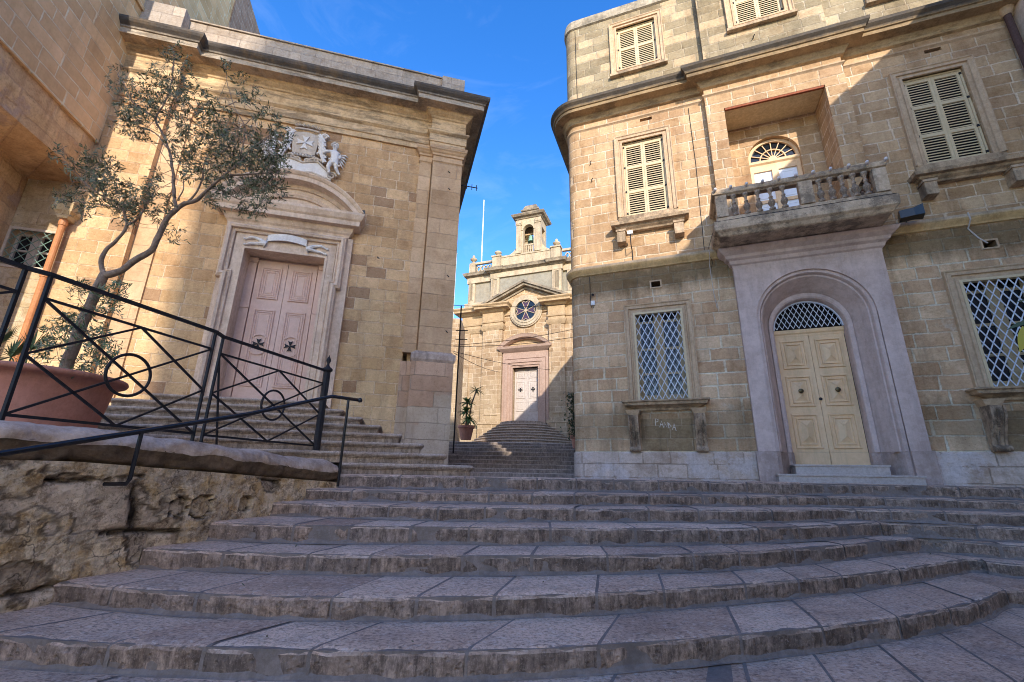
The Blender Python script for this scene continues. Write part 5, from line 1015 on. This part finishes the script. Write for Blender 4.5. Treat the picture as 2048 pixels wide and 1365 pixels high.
MB().lathe([(.17, 0), (.24, .36), (.28, .37), (.28, .45), (.25, .45), (.23, .40)], (0, 0, 0), 20).build('pot', M_terr, yu, smooth=False); m = MB(); m.tube([(0, 0, .35), (-.02, 0, .9), (.0, 0, 1.2)], .03, 6); m.tube([(.05, 0, .5), (.15, 0, 1.2), (.28, 0, 1.6)], .025, 6); m.build('trunk', M_bark, yu)
m = MB(); rosette(m, Vector((0, 0, 1.2)), 90, .34, .022); rosette(m, Vector((.28, 0, 1.62)), 50, .34, .016); rosette(m, Vector((-.03, 0, .9)), 90, .36, .022); rosette(m, Vector((.08, 0, .65)), 90, .38, .022, .7); m.build('leaves', M_yucca, yu)
hb = at(1156, 940, 21.0); hb.z = 1.05
hp = thing('potted_shrub', 'dark leafy shrub in a tall pot half hidden behind the corner house', 'potted plant', WLD, hb); random.seed(8)
MB().lathe([(.16, 0), (.2, .3), (.24, .32), (.24, .42), (.2, .42)], (0, 0, 0.15), 16).build('pot', M_terr, hp)
m = MB()
for i in range(1500):
    c = Vector((random.gauss(0, .17), random.gauss(0, .15), random.uniform(.5, 2.05))); a = random.uniform(0, 6.28); blade(m, c, Vector((cos(a), sin(a), random.uniform(-.8, .6))), .1, .028, .2, n=2)
m.build('leaves', M_darkl, hp); MB().tube([(0, 0, .4), (.03, 0, 1.2), (0, 0, 1.9)], .02, 6).build('trunk', M_bark, hp)

yu.scale = (1.65,) * 3; hp.scale = (1.35,) * 3
# ================================================================== MAIN STAIRS
NOSE = {1: [(-2.15, 5.85), (-.65, 5.72), (.8, 5.9), (2.3, 6.12), (3.9, 6.3), (5.1, 6.25), (6.6, 6.0), (9, 5.2)],
 2: [(-2.36, 5.45), (-.65, 5.3), (.8, 5.42), (2.2, 5.7), (3.5, 6.0), (4.4, 6.08), (5.2, 5.95), (6.4, 5.65), (9, 4.8)],
 3: [(-2.62, 5.1), (-1.45, 4.93), (-.6, 4.86), (.75, 5.02), (2.4, 5.27), (3.5, 5.6), (4.15, 5.86), (4.5, 5.88), (5.9, 5.4), (9, 4.4)],
 4: [(-2.76, 4.44), (-1.89, 4.36), (-.83, 4.42), (1.05, 4.6), (2.4, 4.86), (3.6, 5.35), (4.45, 5.78), (4.65, 5.8), (5.94, 5.3), (9, 4.1)],
 5: [(-3.0, 4.0), (-2.0, 3.9), (-1.24, 3.88), (-.45, 3.93), (.93, 4.12), (2.0, 4.38), (3.05, 4.81), (4.1, 5.33), (4.88, 5.70), (5.02, 5.68), (5.75, 5.1), (9, 3.5)],
 6: [(-3.25, 3.55), (-2.51, 3.38), (-1.89, 3.29), (-1.19, 3.27), (-.38, 3.33), (.58, 3.5), (1.5, 3.77), (2.6, 4.16), (3.7, 4.64), (5.02, 5.32), (5.14, 5.28), (5.5, 4.9), (9, 3.0)],
 7: [(-3.75, 3.02), (-2.87, 2.91), (-2.28, 2.84), (-1.69, 2.81), (-.96, 2.79), (-.31, 2.82), (.4, 2.92), (1.61, 3.22), (2.76, 3.6), (3.9, 4.12), (4.6, 4.55), (5.3, 4.6), (9, 2.6)],
 8: [(-4.3, 2.45), (-2.5, 2.12), (-1, 2.02), (.5, 2.12), (1.8, 2.42), (2.83, 2.9), (3.4, 3.25), (4.4, 3.7), (9, 2.2)]}
ZN = {1: -.022, 2: -.183, 3: -.317, 4: -.459, 5: -.62, 6: -.776, 7: -.918, 8: -1.065}
def cr_spline(P, st=.05):
    P = [Vector(p) for p in P]; P = [P[0] * 2 - P[1]] + P + [P[-1] * 2 - P[-2]]; out = []
    for i in range(1, len(P) - 2):
        n = max(2, int((P[i + 1] - P[i]).length / st)); a, b, c, d = P[i - 1:i + 3]
        sharp = (b - a).normalized().dot((d - c).normalized()) < .8
        for k in range(n):
            t = k / n; out.append(b.lerp(c, t) if sharp else .5 * ((2 * b) + (c - a) * t + (2 * a - 5 * b + 4 * c - d) * t * t + (3 * b - a - 3 * c + d) * t ** 3))
    return out + [P[-2]]
def resample(P, n):
    L = [0]
    for a, b in zip(P, P[1:]): L.append(L[-1] + (b - a).length)
    out = []; j = 0
    for i in range(n):
        s = L[-1] * i / (n - 1)
        while j < len(P) - 2 and L[j + 1] < s: j += 1
        t = (s - L[j]) / max(1e-9, L[j + 1] - L[j]); out.append(P[j].lerp(P[j + 1], min(1, t)))
    return out
stairs = thing('stone_stairs', 'wide worn grey stone stairs curving down across the whole foreground', 'steps', WLD, (0, 4, Z0))
sp_n = {k: cr_spline(v) for k, v in NOSE.items()}
for k in range(1, 9):
    nose = sp_n[k]; n = len(nose); z = ZN[k]; zl = ZN.get(k + 1, -1.2)
    back = [p + Vector((0, .12)) for p in resample(sp_n[k - 1], n)] if k > 1 else [p + Vector((0, .6)) for p in nose]
    random.seed(40 + k); i = 0; s_ = MB(); mo = MB(); jt = MB()
    while i < n - 1:
        j = min(n - 1, i + random.randint(10, 18)); dz = random.uniform(-.003, .003); tilt = random.uniform(-.004, .004)
        rows = []
        for d_, zz in ((None, 0), (.42, .0), (.28, .0), (.15, 0), (.07, -.0005), (.03, -.003), (.01, -.011), (0, -.026), (-.002, -.06), (.0, -.1), (.003, z * 0 - (z - zl) - .03)):
            row = []
            for a in range(i, j + 1):
                p, b = nose[a], back[a]; v = b - p; L = v.length or 1; u = v / L
                if a == i: p = p + (nose[min(a + 1, n - 1)] - p) * .22; b = b + (back[min(a + 1, n - 1)] - b) * .22
                if a == j and j < n - 1: p = p - (p - nose[a - 1]) * .22; b = b - (b - back[a - 1]) * .22
                q_ = b if d_ is None else p + u * min(d_, L * .9)
                w3 = Vector((q_.x, q_.y, z + zz + dz + tilt * (a - i) / 12))
                nz = noise.fractal(w3 * 2.1, 1.0, 2.0, 3); nv = noise.noise_vector(w3 * 9)
                if d_ is not None and d_ <= .03: w3 += Vector((-u.x, -u.y, 0)) * (nz * .017 + nv.x * .009 + .006 * noise.noise(w3 * 23)) + Vector((0, 0, (nv.z * .009 - abs(nz) * .006 - .010 * max(0, noise.noise(w3 * 6 + Vector((3, 1, 2))) - .2) * 2) if zz > -.05 else 0))
                else: w3.z += nz * .004
                row.append(tuple(w3))
            rows.append(row)
        s_.loft(rows)
        if j < n - 1:
            tg = (nose[j + 1] - nose[j - 1]).normalized() * .012; v = back[j] - nose[j]; L = v.length; u = v / L; rj = []
            for d_, zz in ((L, -.001), (.5 * L, -.001), (.2 * L, -.001), (.04, -.001), (.012, -.010), (.002, -.026), (.0, -.08), (.0, -(z - zl) - .03)):
                q_ = nose[j] + u * d_; w_ = 1 + .5 * noise.noise((q_.x * 9, q_.y * 9, z)); rj.append([(q_.x - tg.x * w_, q_.y - tg.y * w_, z + zz), (q_.x + tg.x * w_, q_.y + tg.y * w_, z + zz)])
            jt.loft(rj)
        i = j
    step = s_.build('step', M_step, stairs, org=(0, 4, Z0), smooth=False)
    rows = [[(p.x + (b.x - p.x) * q_ / max(.1, (b - p).length), p.y + (b.y - p.y) * q_ / max(.1, (b - p).length), zz) for p, b in zip(nose, back)] for q_, zz in ((99 * 0 + .9, z - .007), (.009, z - .008), (.007, zl - .05))]
    rows[0] = [(b.x, b.y, z - .007) for b in back]
    mo.loft(rows)
    if k < 8:
        rr = []
        for q_, zz in ((.01, .034), (-.003, .022), (-.010, .008), (-.024, .0005)):
            rr.append([(p.x - (b.x - p.x) / max(.1, (b - p).length) * -q_, p.y - (b.y - p.y) / max(.1, (b - p).length) * -q_ + .010 * noise.noise((p.x * 5, k, q_ * 9)), zl + zz * (1 + .9 * noise.noise((p.x * 6, k, 3)))) for p, b in zip(nose, back)])
        mo.loft(rr)
    mo.v += []; mo.add(jt.v, jt.f); mo.build('mortar', M_cem, step, org=(0, 4, Z0))
# landing and ground sheets
g = MB(); random.seed(2)
y = 5.6
while y < 11.5:
    x = -3.5 + random.uniform(-.4, 0)
    while x < 9:
        L = random.uniform(.6, 1.1); g.add([(x + .004, y + .004, Z0 + random.uniform(-.002, .002)), (x + L - .004, y + .004, Z0), (x + L - .004, y + .546, Z0), (x + .004, y + .546, Z0 + random.uniform(-.002, .002))], [(0, 1, 2, 3)]); x += L
    y += .55
# keep the paving behind the first step line
NL = sp_n[1]
def front_y(x):
    b = min(NL, key=lambda p: abs(p.x - x)); return b.y + .3
g2 = MB()
for f in g.f:
    vs = [list(g.v[i]) for i in f]
    if max(v[1] for v in vs) < front_y(sum(v[0] for v in vs) / 4) + .02: continue
    for v in vs: v[1] = max(v[1], front_y(v[0]))
    g2.add(vs, [(0, 1, 2, 3)])
tag(g2.build('pavement', M_pave), kind='structure')
tag(MB().add([(-400, -400, -1.6), (400, -400, -1.6), (400, 400, -1.6), (-400, 400, -1.6)], [(0, 1, 2, 3)]).build('ground', M_pave), kind='structure')
tag(MB().slab([(-9.5, 3.2), (-3.9, 3.2), (-2.35, 6.4), (-2.6, 9.2), (-11, 8.4)], -1.5, .12).build('terrace', M_pave), kind='structure')
tag(MB().slab([(-3.6, 6.6), (9.5, 6.9), (9.5, 12), (-3.6, 12)], -1.5, Z0 - .02).build('landing_bed', M_cem), kind='structure')
tag(MB().slab([(-30, -40), (12, -40), (12, 2.6), (3.0, 2.2), (-1, 1.9), (-12, 2.4)], -1.55, -1.2).build('road', M_pave), kind='structure')

# leaves and litter on the steps
lt = MB(); random.seed(12)
for i in range(60):
    k = random.choice((4, 5, 6, 7)); P = sp_n[k]; p = random.choice(P[:int(len(P) * .75)]); z = ZN[k]; b = p + Vector((random.uniform(-.05, .05), random.uniform(.05, .4))); 
    blade(lt, Vector((b.x, b.y, z + .012)), Vector((random.uniform(-1, 1), random.uniform(-1, 1), .1)), random.uniform(.02, .05), .006, 0, n=2)
tag(lt.build('leaf_litter', leafmat('dead_leaf', (.16, .08, .03), (.09, .10, .04), (.2, .12, .05))), 'scattered small dry leaves on the stone stairs', 'leaf litter', kind='stuff')

# ================================================================== RETAINING WALL, RAILINGS, PLANTER
WL = [(-4.6, .6), (-3.95, 2.0), (-3.45, 3.0), (-3.22, 3.5), (-2.98, 4.02), (-2.76, 4.45), (-2.6, 5.0), (-2.4, 5.45), (-2.17, 5.86)]
WP = cr_spline(WL, .028)
rw_ = thing('retaining_wall', 'crumbling rubble retaining wall with rounded coping left of the stairs', 'wall', WLD, (-3, 4, -1))
def ztop(t): return .30 - .16 * max(0, (t - .55) / .45) ** 1.0
n = len(WP); NJ = 74; rows = []; cols = []; random.seed(91)
arcl = [0]
for a, b in zip(WP, WP[1:]): arcl.append(arcl[-1] + (b - a).length)
zr_ = [-1.32]
while zr_[-1] < .35: zr_.append(zr_[-1] + random.choice((.2, .3, .36, .42)))
cuts_ = []
for r in zr_:
    c_ = [-.3]
    while c_[-1] < 8: c_.append(c_[-1] + random.uniform(.3, 1.05))
    cuts_.append(c_)
holes_ = []
for px, py in ((357, 1014), (400, 1014), (490, 1008)):
    rr = ray(px, py); k = min(range(n), key=lambda i: abs(WP[i].x / WP[i].y - rr.x / rr.y)); holes_.append((arcl[k], rr.z / rr.y * WP[k].y, .095 if px > 380 and px < 450 else .07))
for j in range(NJ):
    row = []
    for i, p in enumerate(WP):
        t = i / (n - 1); zt = ztop(t) - .26; z = -1.3 + (zt + 1.3) * j / (NJ - 1); a = WP[min(i + 1, n - 1)] - WP[max(i - 1, 0)]; a = a.normalized(); nn = Vector((a.y, -a.x)); w3 = Vector((p.x, p.y, z)); S = arcl[i]
        wz = z + .07 * noise.fractal(Vector((S * 1.3, z * 1.3, 3)), 1, 2, 4); ws_ = S + .07 * noise.fractal(Vector((S * 2, z * 2, 9)), 1, 2, 4)
        r = max([q_ for q_ in range(len(zr_)) if zr_[q_] <= wz] or [0]); dj = min(abs(wz - zr_[r]), abs((zr_[r + 1] if r + 1 < len(zr_) else 9) - wz)); cc = min(cuts_[r], key=lambda c_: abs(c_ - ws_)); dj = min(dj, abs(cc - ws_))
        cell = sum(1 for c_ in cuts_[r] if c_ <= ws_); rn = (sin(cell * 12.9898 + r * 78.233) * 43758.5) % 1
        jw = .012 + .02 * max(0, noise.noise(w3 * 2.5)); J = max(0, min(1, 1.6 - dj / jw))
        pm = noise.fractal(Vector((S * 1.1 + 4, z * 1.5, 1)), .9, 2, 6) + .25 * (S - arcl[-1] + 2.3) / 1.5 * (1 if S > arcl[-1] - 3.2 else 0) + .10; PLm = max(0, min(1, pm * 14)); J *= 1 - .92 * PLm
        o = -.03 * J + .02 * PLm + .035 * (rn - .5) * (1 - PLm) + .016 * noise.fractal(w3 * 2.2, .8, 2, 5) + .010 * noise.fractal(w3 * 12, .7, 2, 4) - .02 * max(0, 1 - dj / .07) * (1 - PLm)
        for hs_, hz_, hr_ in holes_:
            dd = hypot(S - hs_, z - hz_)
            if dd < hr_: o = -.02 + .012 * (rn - .5); J = .15
            elif dd < hr_ + .014: o = -.035; J = .9
        row.append((p.x + nn.x * o, p.y + nn.y * o, z)); cols.append((J, rn, PLm, 1))
    rows.append(row)
m = MB().loft(rows); rf = m.build('rubble_face', M_rub, rw_, org=(-3, 4, -1))
ca_ = rf.data.color_attributes.new('wall', 'FLOAT_COLOR', 'POINT')
for i, c in enumerate(cols): ca_.data[i].color = c
def coping(prof, nm, mat):
    rows = []
    for q_, (pj, dz) in enumerate(prof):
        row = []
        for i, p in enumerate(WP):
            t = i / (n - 1); a = WP[min(i + 1, n - 1)] - WP[max(i - 1, 0)]; a = a.normalized(); nn = Vector((a.y, -a.x)); w3 = Vector((p.x, p.y, dz))
            sh = max(0, (t - .97) / .03); k = 1 - .35 * sh
            o = pj * k + .03 * noise.fractal(w3 * 3.1, .7, 2, 5) + .016 * noise.fractal(w3 * 16, .7, 2, 3); z = ztop(t) + dz * k - .05 * sh + .028 * noise.fractal(w3 * 2.3 + Vector((5, 0, 0)), .8, 2, 5) - .02 * max(0, noise.noise(w3 * 5))
            row.append((p.x + nn.x * o, p.y + nn.y * o, z))
        rows.append(row)
    m = MB().loft(rows); e = [r[-1] for r in rows]; 
    return m.build(nm, mat, rw_, org=(-3, 4, -1), smooth=True)
coping([(-.55, .0), (-.3, .01), (-.2, .008), (-.12, .005), (-.07, -.002), (-.03, -.01), (0, -.02), (.02, -.035), (.036, -.05), (.05, -.07), (.058, -.09), (.062, -.11), (.06, -.13)], 'coping', M_cop)
coping([(.058, -.12), (.05, -.14), (.045, -.16), (.03, -.18), (.022, -.2), (.015, -.22), (0, -.24), (-.03, -.26), (-.1, -.28)], 'coping_underside', M_copd)  # underside laid in a darker tone than the coping top
tip = MB(); p = WP[-1]; a = (WP[-1] - WP[-3]).normalized(); nn = Vector((a.y, -a.x))
tip.loft([[tuple(Vector((p.x, p.y, -.3)) + Vector((nn.x, nn.y, 0)) * (.05 - .3 * i / 6) + Vector((a.x, a.y, 0)) * (.12 * sin(pi * i / 6)) * s2 + Vector((0, 0, zz))) for i in range(7)] for s2, zz in ((1, 0), (1, .28), (1.1, .33), (1, .37), (.5, .41), (0, .42))]).build('wall_end', M_copd, rw_, org=(-3, 4, -1))
def hz(x, y, z): r = ray(x, y); return r * (z / r.z)
TZ = 1.48
def tp(x, y): p = hz(x, y, TZ); return p
A1, A2, A3, A4 = tp(-60, 488), tp(432, 664), tp(447, 674), tp(652, 742)
def panel(A_, B_, name, lab, z0=.36, zr=1.48, diag=True):
    A_ = Vector((A_.x, A_.y, 0)); B_ = Vector((B_.x, B_.y, 0)); t = thing(name, lab, 'railing', WLD, (A_.x, A_.y, .15), 'wrought iron railing panels on the retaining wall')
    d = B_ - A_; L = d.length; u = d / L; O = Vector((A_.x, A_.y, .15))
    def P(s, z): return tuple(A_ + u * (L * s) + Vector((0, 0, z)) - O)
    m = MB(); r = .013
    for s in (0, 1): m.bar(P(s, .12), P(s, zr), .017)
    MB().bar(P(-.01, zr), P(1.01, zr), .022).build('top_rail', M_iron, t); 
    zt = zr - .2; m.bar(P(0, zt), P(1, zt), .014); m.bar(P(0, z0), P(1, z0), .016); m.build('posts_and_rails', M_iron, t)
    zm = (zt + z0) / 2; q = MB()
    q.bar(P(0, zt), P(1, z0), r); q.bar(P(0, z0), P(1, zt), r); q.bar(P(0, zm), P(.5, zt), r); q.bar(P(.5, zt), P(1, zm), r); q.bar(P(0, zm), P(.5, z0), r); q.bar(P(.5, z0), P(1, zm), r)
    q.build('lattice_bars', M_iron, t); c = MB(); R = .19
    c.tube([tuple(Vector(P(.5, zm)) + u * (R * cos(2 * pi * i / 32)) + Vector((0, 0, R * sin(2 * pi * i / 32)))) for i in range(33)], .014, 6); c.build('ring', M_iron, t); return t
P0, Pm = tp(103, 550), tp(52, 536)
panel(P0, A2, 'iron_railing', 'long black wrought iron railing panel in front of the planter')
ax = (A2 - P0).normalized(); panel(A3, A4, 'iron_railing', 'short black railing panel next to the pointed newel post')
panel(Pm - ax * 1.7, Pm, 'iron_railing', 'black railing panel running out of view at the left edge')
for pt_, e_, lab in ((A2, Vector((-.08, .42, -1.05)), 'thin slanting iron stay behind the joint of the two railing panels'),):
    m = MB(); m.bar((0, 0, 0), tuple(e_), .012); o = m.build('railing_stay', M_iron); o.location = (A3.x, A3.y, 1.25); tag(o, lab, 'stay')
for a_, b_, lab in ((Pm, P0, 'short black rail joining the two left railing panels'), (A2, A3, 'short black rail joining the two right railing panels')):
    m = MB(); m.bar((0, 0, 0), tuple(b_ - a_), .022); o = m.build('joining_rail', M_iron); o.location = a_; tag(o, lab, 'rail')
np_ = thing('newel_post', 'stout black iron newel post with pointed finial at the railing end', 'post', WLD, (A4.x + .02, A4.y, .0)); np_.location.z = .0
MB().tube([(0, 0, 0), (0, 0, 1.47)], .05, 8).build('shaft', M_iron, np_); MB().lathe([(.05, 1.46), (.075, 1.48), (.075, 1.51), (.035, 1.54), (.02, 1.57), (.018, 1.6), (.035, 1.63), (.032, 1.66), (.012, 1.7), (.001, 1.73)], (0, 0, 0), 12).build('finial', M_iron, np_, smooth=True)
hr = thing('handrail', 'glossy black round handrail sloping down along the retaining wall', 'handrail', WLD, (-2.1, 5.6, Z0))
O = Vector((-2.1, 5.6, Z0))
H = [at(720, 801, 5.5), at(664, 793, 5.4), at(500, 828, 4.45), at(283, 863, 3.6), at(0, 908, 2.86), at(-200, 936, 2.45)]
MB().tube([tuple(p - O) for p in H], .021, 12).build('rail', M_ironn, hr, smooth=True); MB().lathe([(.001, -.03), (.026, -.02), (.03, 0), (.026, .02), (.001, .03)], tuple(H[0] - O), 10).build('end_knob', M_ironn, hr, smooth=True)
p = at(697, 800, 5.46); b_ = at(683, 968, 5.46); MB().tube([tuple(p - O), tuple(Vector((p.x, p.y, -.16)) - O)], .016, 8).build('post', M_ironn, hr)
p = at(283, 866, 3.6); MB().tube([tuple(p - O), tuple(Vector((p.x, p.y, -.08)) - O), tuple(Vector((p.x - .02, p.y, -.115)) - O), tuple(Vector((p.x - .2, p.y + .02, -.12)) - O)], .016, 8).build('bracket', M_ironn, hr)
# planter and olive tree
pc_ = at(62, 800, 5.0); PX, PY = pc_.x, pc_.y
pl_ = thing('planter', 'huge round terracotta planter with flared rim behind the railing', 'planter', WLD, (PX, PY, .12))
MB().lathe([(.56, 0), (.6, .25), (.64, .5), (.675, .74), (.69, .8), (.735, .815), (.785, .82), (.80, .845), (.79, .875), (.74, .885), (.70, .87), (.66, .8)], (0, 0, 0), 56, cap=False).build('pot', M_terr, pl_, smooth=True); MB().lathe([(.69, .8), (.001, .83)], (0, 0, 0), 30, cap=False).build('soil', M_soil, pl_)
TY = PY
def tpx(x, y, dy=0): return at(x, y, TY + dy)
tree = thing('olive_tree', 'gnarled open-crowned olive tree growing from the terracotta planter', 'tree', WLD, tuple(tpx(130, 742))); TO = tree.location.copy()
tr = MB(); BR = [([(120, 765), (140, 715), (158, 660), (186, 600), (206, 556), (212, 548)], .066, .046, 0), ([(208, 552), (203, 525), (212, 500), (235, 482), (254, 452), (246, 420), (228, 402)], .029, .010, .0), ([(254, 452), (272, 440), (290, 418), (300, 392)], .014, .006, -.1),
 ([(206, 554), (240, 542), (270, 522), (303, 500), (318, 470), (334, 440), (352, 418), (372, 406)], .041, .028, 0), ([(352, 420), (348, 380), (345, 340), (338, 300), (322, 262), (312, 238), (330, 205), (345, 160), (348, 110)], .022, .006, .1),
 ([(368, 408), (395, 398), (420, 376), (450, 350), (476, 328), (500, 300), (540, 270)], .025, .006, -.15), ([(372, 408), (392, 385), (404, 362), (408, 330), (420, 290), (400, 250)], .014, .005, .2), ([(356, 400), (366, 378), (366, 345)], .008, .005, 0), ([(312, 238), (280, 215), (262, 200), (250, 170), (235, 150)], .012, .004, .1),
 ([(450, 352), (500, 350), (540, 345), (560, 340)], .014, .004, -.1), ([(476, 328), (490, 260), (470, 215), (456, 170), (450, 130)], .008, .003, .0), ([(228, 402), (190, 385), (150, 345), (120, 320)], .010, .003, .0), ([(338, 300), (300, 260), (240, 250), (215, 235)], .009, .003, .1),
 ([(246, 420), (200, 410), (160, 405), (120, 398)], .008, .003, -.1), ([(420, 376), (450, 385), (480, 400), (520, 410)], .010, .004, .1), ([(408, 330), (450, 300), (500, 240), (530, 230)], .008, .003, .1)]
sk = []
for P_, r0, r1, dy in BR:
    pts = [tpx(x, y, dy * i / (len(P_) - 1)) for i, (x, y) in enumerate(P_)]; sp3 = []
    Q = [pts[0] * 2 - pts[1]] + pts + [pts[-1] * 2 - pts[-2]]
    for i in range(1, len(Q) - 2):
        a, b, c, d = Q[i - 1:i + 3]
        for k in range(5):
            t = k / 5; v = .5 * ((2 * b) + (c - a) * t + (2 * a - 5 * b + 4 * c - d) * t * t + (3 * b - a - 3 * c + d) * t ** 3); sp3.append(v + noise.noise_vector(v * 6) * .012)
    sp3.append(pts[-1]); N_ = len(sp3); tr.tube([tuple(v - TO) for v in sp3], [(r0 + (r1 - r0) * i / (N_ - 1)) * (1 + .14 * noise.noise(sp3[i] * 7)) for i in range(N_)], 9); sk.append(sp3)
tr.build('trunk', M_bark, tree, smooth=True)
CL = [(345, 105, 22, 22), (345, 140, 40, 45), (300, 185, 45, 60), (262, 210, 35, 55), (250, 235, 35, 45), (330, 200, 40, 75), (285, 250, 35, 50), (240, 160, 28, 20), (370, 170, 28, 35), (385, 215, 45, 60), (430, 205, 35, 25), (400, 260, 50, 85), (360, 285, 35, 55),
 (440, 260, 45, 70), (470, 290, 45, 80), (420, 320, 50, 90), (380, 335, 30, 40), (500, 300, 45, 80), (540, 300, 40, 60), (470, 350, 45, 85), (520, 350, 45, 90), (555, 335, 30, 45), (510, 400, 40, 65), (545, 385, 25, 40), (430, 385, 35, 40), (530, 250, 35, 40), (560, 275, 25, 28),
 (480, 160, 14, 10), (500, 190, 22, 30), (450, 130, 12, 10), (120, 320, 25, 18), (160, 330, 32, 35), (195, 315, 30, 30), (220, 340, 25, 25), (205, 355, 30, 45), (235, 385, 35, 60), (200, 385, 30, 40), (262, 400, 35, 55), (150, 385, 20, 20), (120, 400, 15, 14), (170, 420, 18, 22), (300, 405, 28, 45), (250, 430, 25, 35), (300, 375, 18, 20), (340, 405, 14, 14),
 (330, 440, 20, 12), (355, 470, 18, 10), (315, 350, 15, 14), (175, 620, 60, 50), (150, 690, 60, 75), (215, 600, 30, 32), (120, 660, 35, 45), (205, 690, 35, 45), (90, 700, 25, 25), (235, 580, 20, 16), (165, 575, 14, 10), (190, 730, 30, 30)]
random.seed(77); gv = MB(); lv = MB(); tw = MB(); allp = [p for s in sk for p in s]
for cx_, cy_, rr, nsp in CL:
    green = cy_ > 540
    for k in range(int(nsp * .8)):
        a = random.uniform(0, 2 * pi); rad = rr * sqrt(random.random()); P_ = tpx(cx_ + rad * cos(a), cy_ + rad * sin(a), random.gauss(0, .22))
        d = Vector((random.gauss(0, 1), random.gauss(0, .8), random.gauss(.25, .9))).normalized(); Ls = random.uniform(.09, .2); base = P_ - d * Ls * .5
        tw.tube([tuple(base - TO), tuple(base + d * Ls - TO)], .0016, 3)
        nl = random.randint(5, 9)
        for i in range(nl):
            q_ = base + d * (Ls * (i + .5) / nl); s1 = d.cross(Vector((random.gauss(0, 1), random.gauss(0, 1), random.gauss(0, 1)))).normalized()
            ld_ = (d * .7 + s1 * (.75 if i % 2 else -.75)).normalized(); blade(gv if green else lv, q_ - TO, ld_, random.uniform(.04, .07), random.uniform(.0055, .0085), random.uniform(-.1, .3), up=s1.cross(d).normalized(), n=2)
        if random.random() < .12:
            near = min(random.sample(allp, 60), key=lambda p: (p - P_).length)
            if (near - P_).length < .6: mid = near.lerp(P_, .5) + Vector((random.gauss(0, .03), random.gauss(0, .03), random.gauss(-.01, .03))); tw.tube([tuple(near - TO), tuple(mid - TO), tuple(P_ - TO)], [.004, .003, .0018], 4)
lv.build('foliage', M_olive, tree); gv.build('suckers', leafmat('fresh_olive_leaf', (0.06, 0.10, 0.035), (0.14, 0.19, 0.07), (0.16, 0.2, 0.12)), tree); tw.build('twigs', M_bark, tree)
pf = at(20, 720, 5.4); pm_ = thing('potted_palm', 'small fan palm with spiky fronds at the left edge behind the railing', 'plant', WLD, (pf.x, pf.y, .95)); random.seed(21); m = MB()
for c_, L_ in ((Vector((.0, 0, .35)), .36), (Vector((.22, 0, .45)), .34), (Vector((-.25, 0, .5)), .36), (Vector((.1, .1, .15)), .3)):
    c_ = c_ + Vector((0, 0, 0)); ax_ = Vector((random.uniform(-.5, .5), -1, random.uniform(-.1, .6))).normalized(); s1 = ax_.cross(Vector((0, 0, 1))).normalized(); s2 = s1.cross(ax_)
    for i in range(26):
        a = -1.9 + 3.8 * i / 25 + pi / 2; blade(m, c_, s1 * cos(a) + s2 * sin(a) + ax_ * .15, L_, .011, .12, n=3)
    m.tube([(0, 0, -.25), tuple(c_)], .008, 4)
m.build('fronds', M_palm, pm_); MB().lathe([(.05, -.8), (.06, -.5), (.05, -.2)], (0, 0, 0), 8).build('trunk', M_bark, pm_)
# shrub reaching in from the right edge
sb = at(2140, 700, 2.6); st_ = thing('leafy_shrub', 'broad dark green and yellowing leaves reaching in at the right edge', 'plant', WLD, (sb.x, sb.y, -1.0)); m = MB(); ye = MB(); so_ = Vector((sb.x, sb.y, -1.0))
tw = MB(); tw.tube([(0, 0, 0), (.02, 0, .8), tuple(at(2100, 640, 2.6) - so_)], .02, 6)
for x_, y_, a_ in ((2040, 640, 3.3), (2060, 600, 2.8), (2055, 625, 3.6), (2080, 560, 2.2), (2090, 660, 3.9), (2070, 650, 3.1)):
    p = at(x_ + 35, y_, 2.6) - so_; blade(m, p, Vector((cos(a_), .1, sin(a_) * .6)), .17, .03, .25, up=Vector((0, -.5, 1)), n=6); tw.tube([tuple(at(2100, 640, 2.6) - so_), tuple(p)], .004, 4)
p = at(2052, 655, 2.6) - so_; blade(ye, p, Vector((-.35, .1, -1)), .16, .035, .1, up=Vector((0, -1, .2)), n=6); m.build('leaves', M_darkl, st_); ye.build('yellow_leaf', M_yell, st_); tw.build('stems', M_bark, st_)
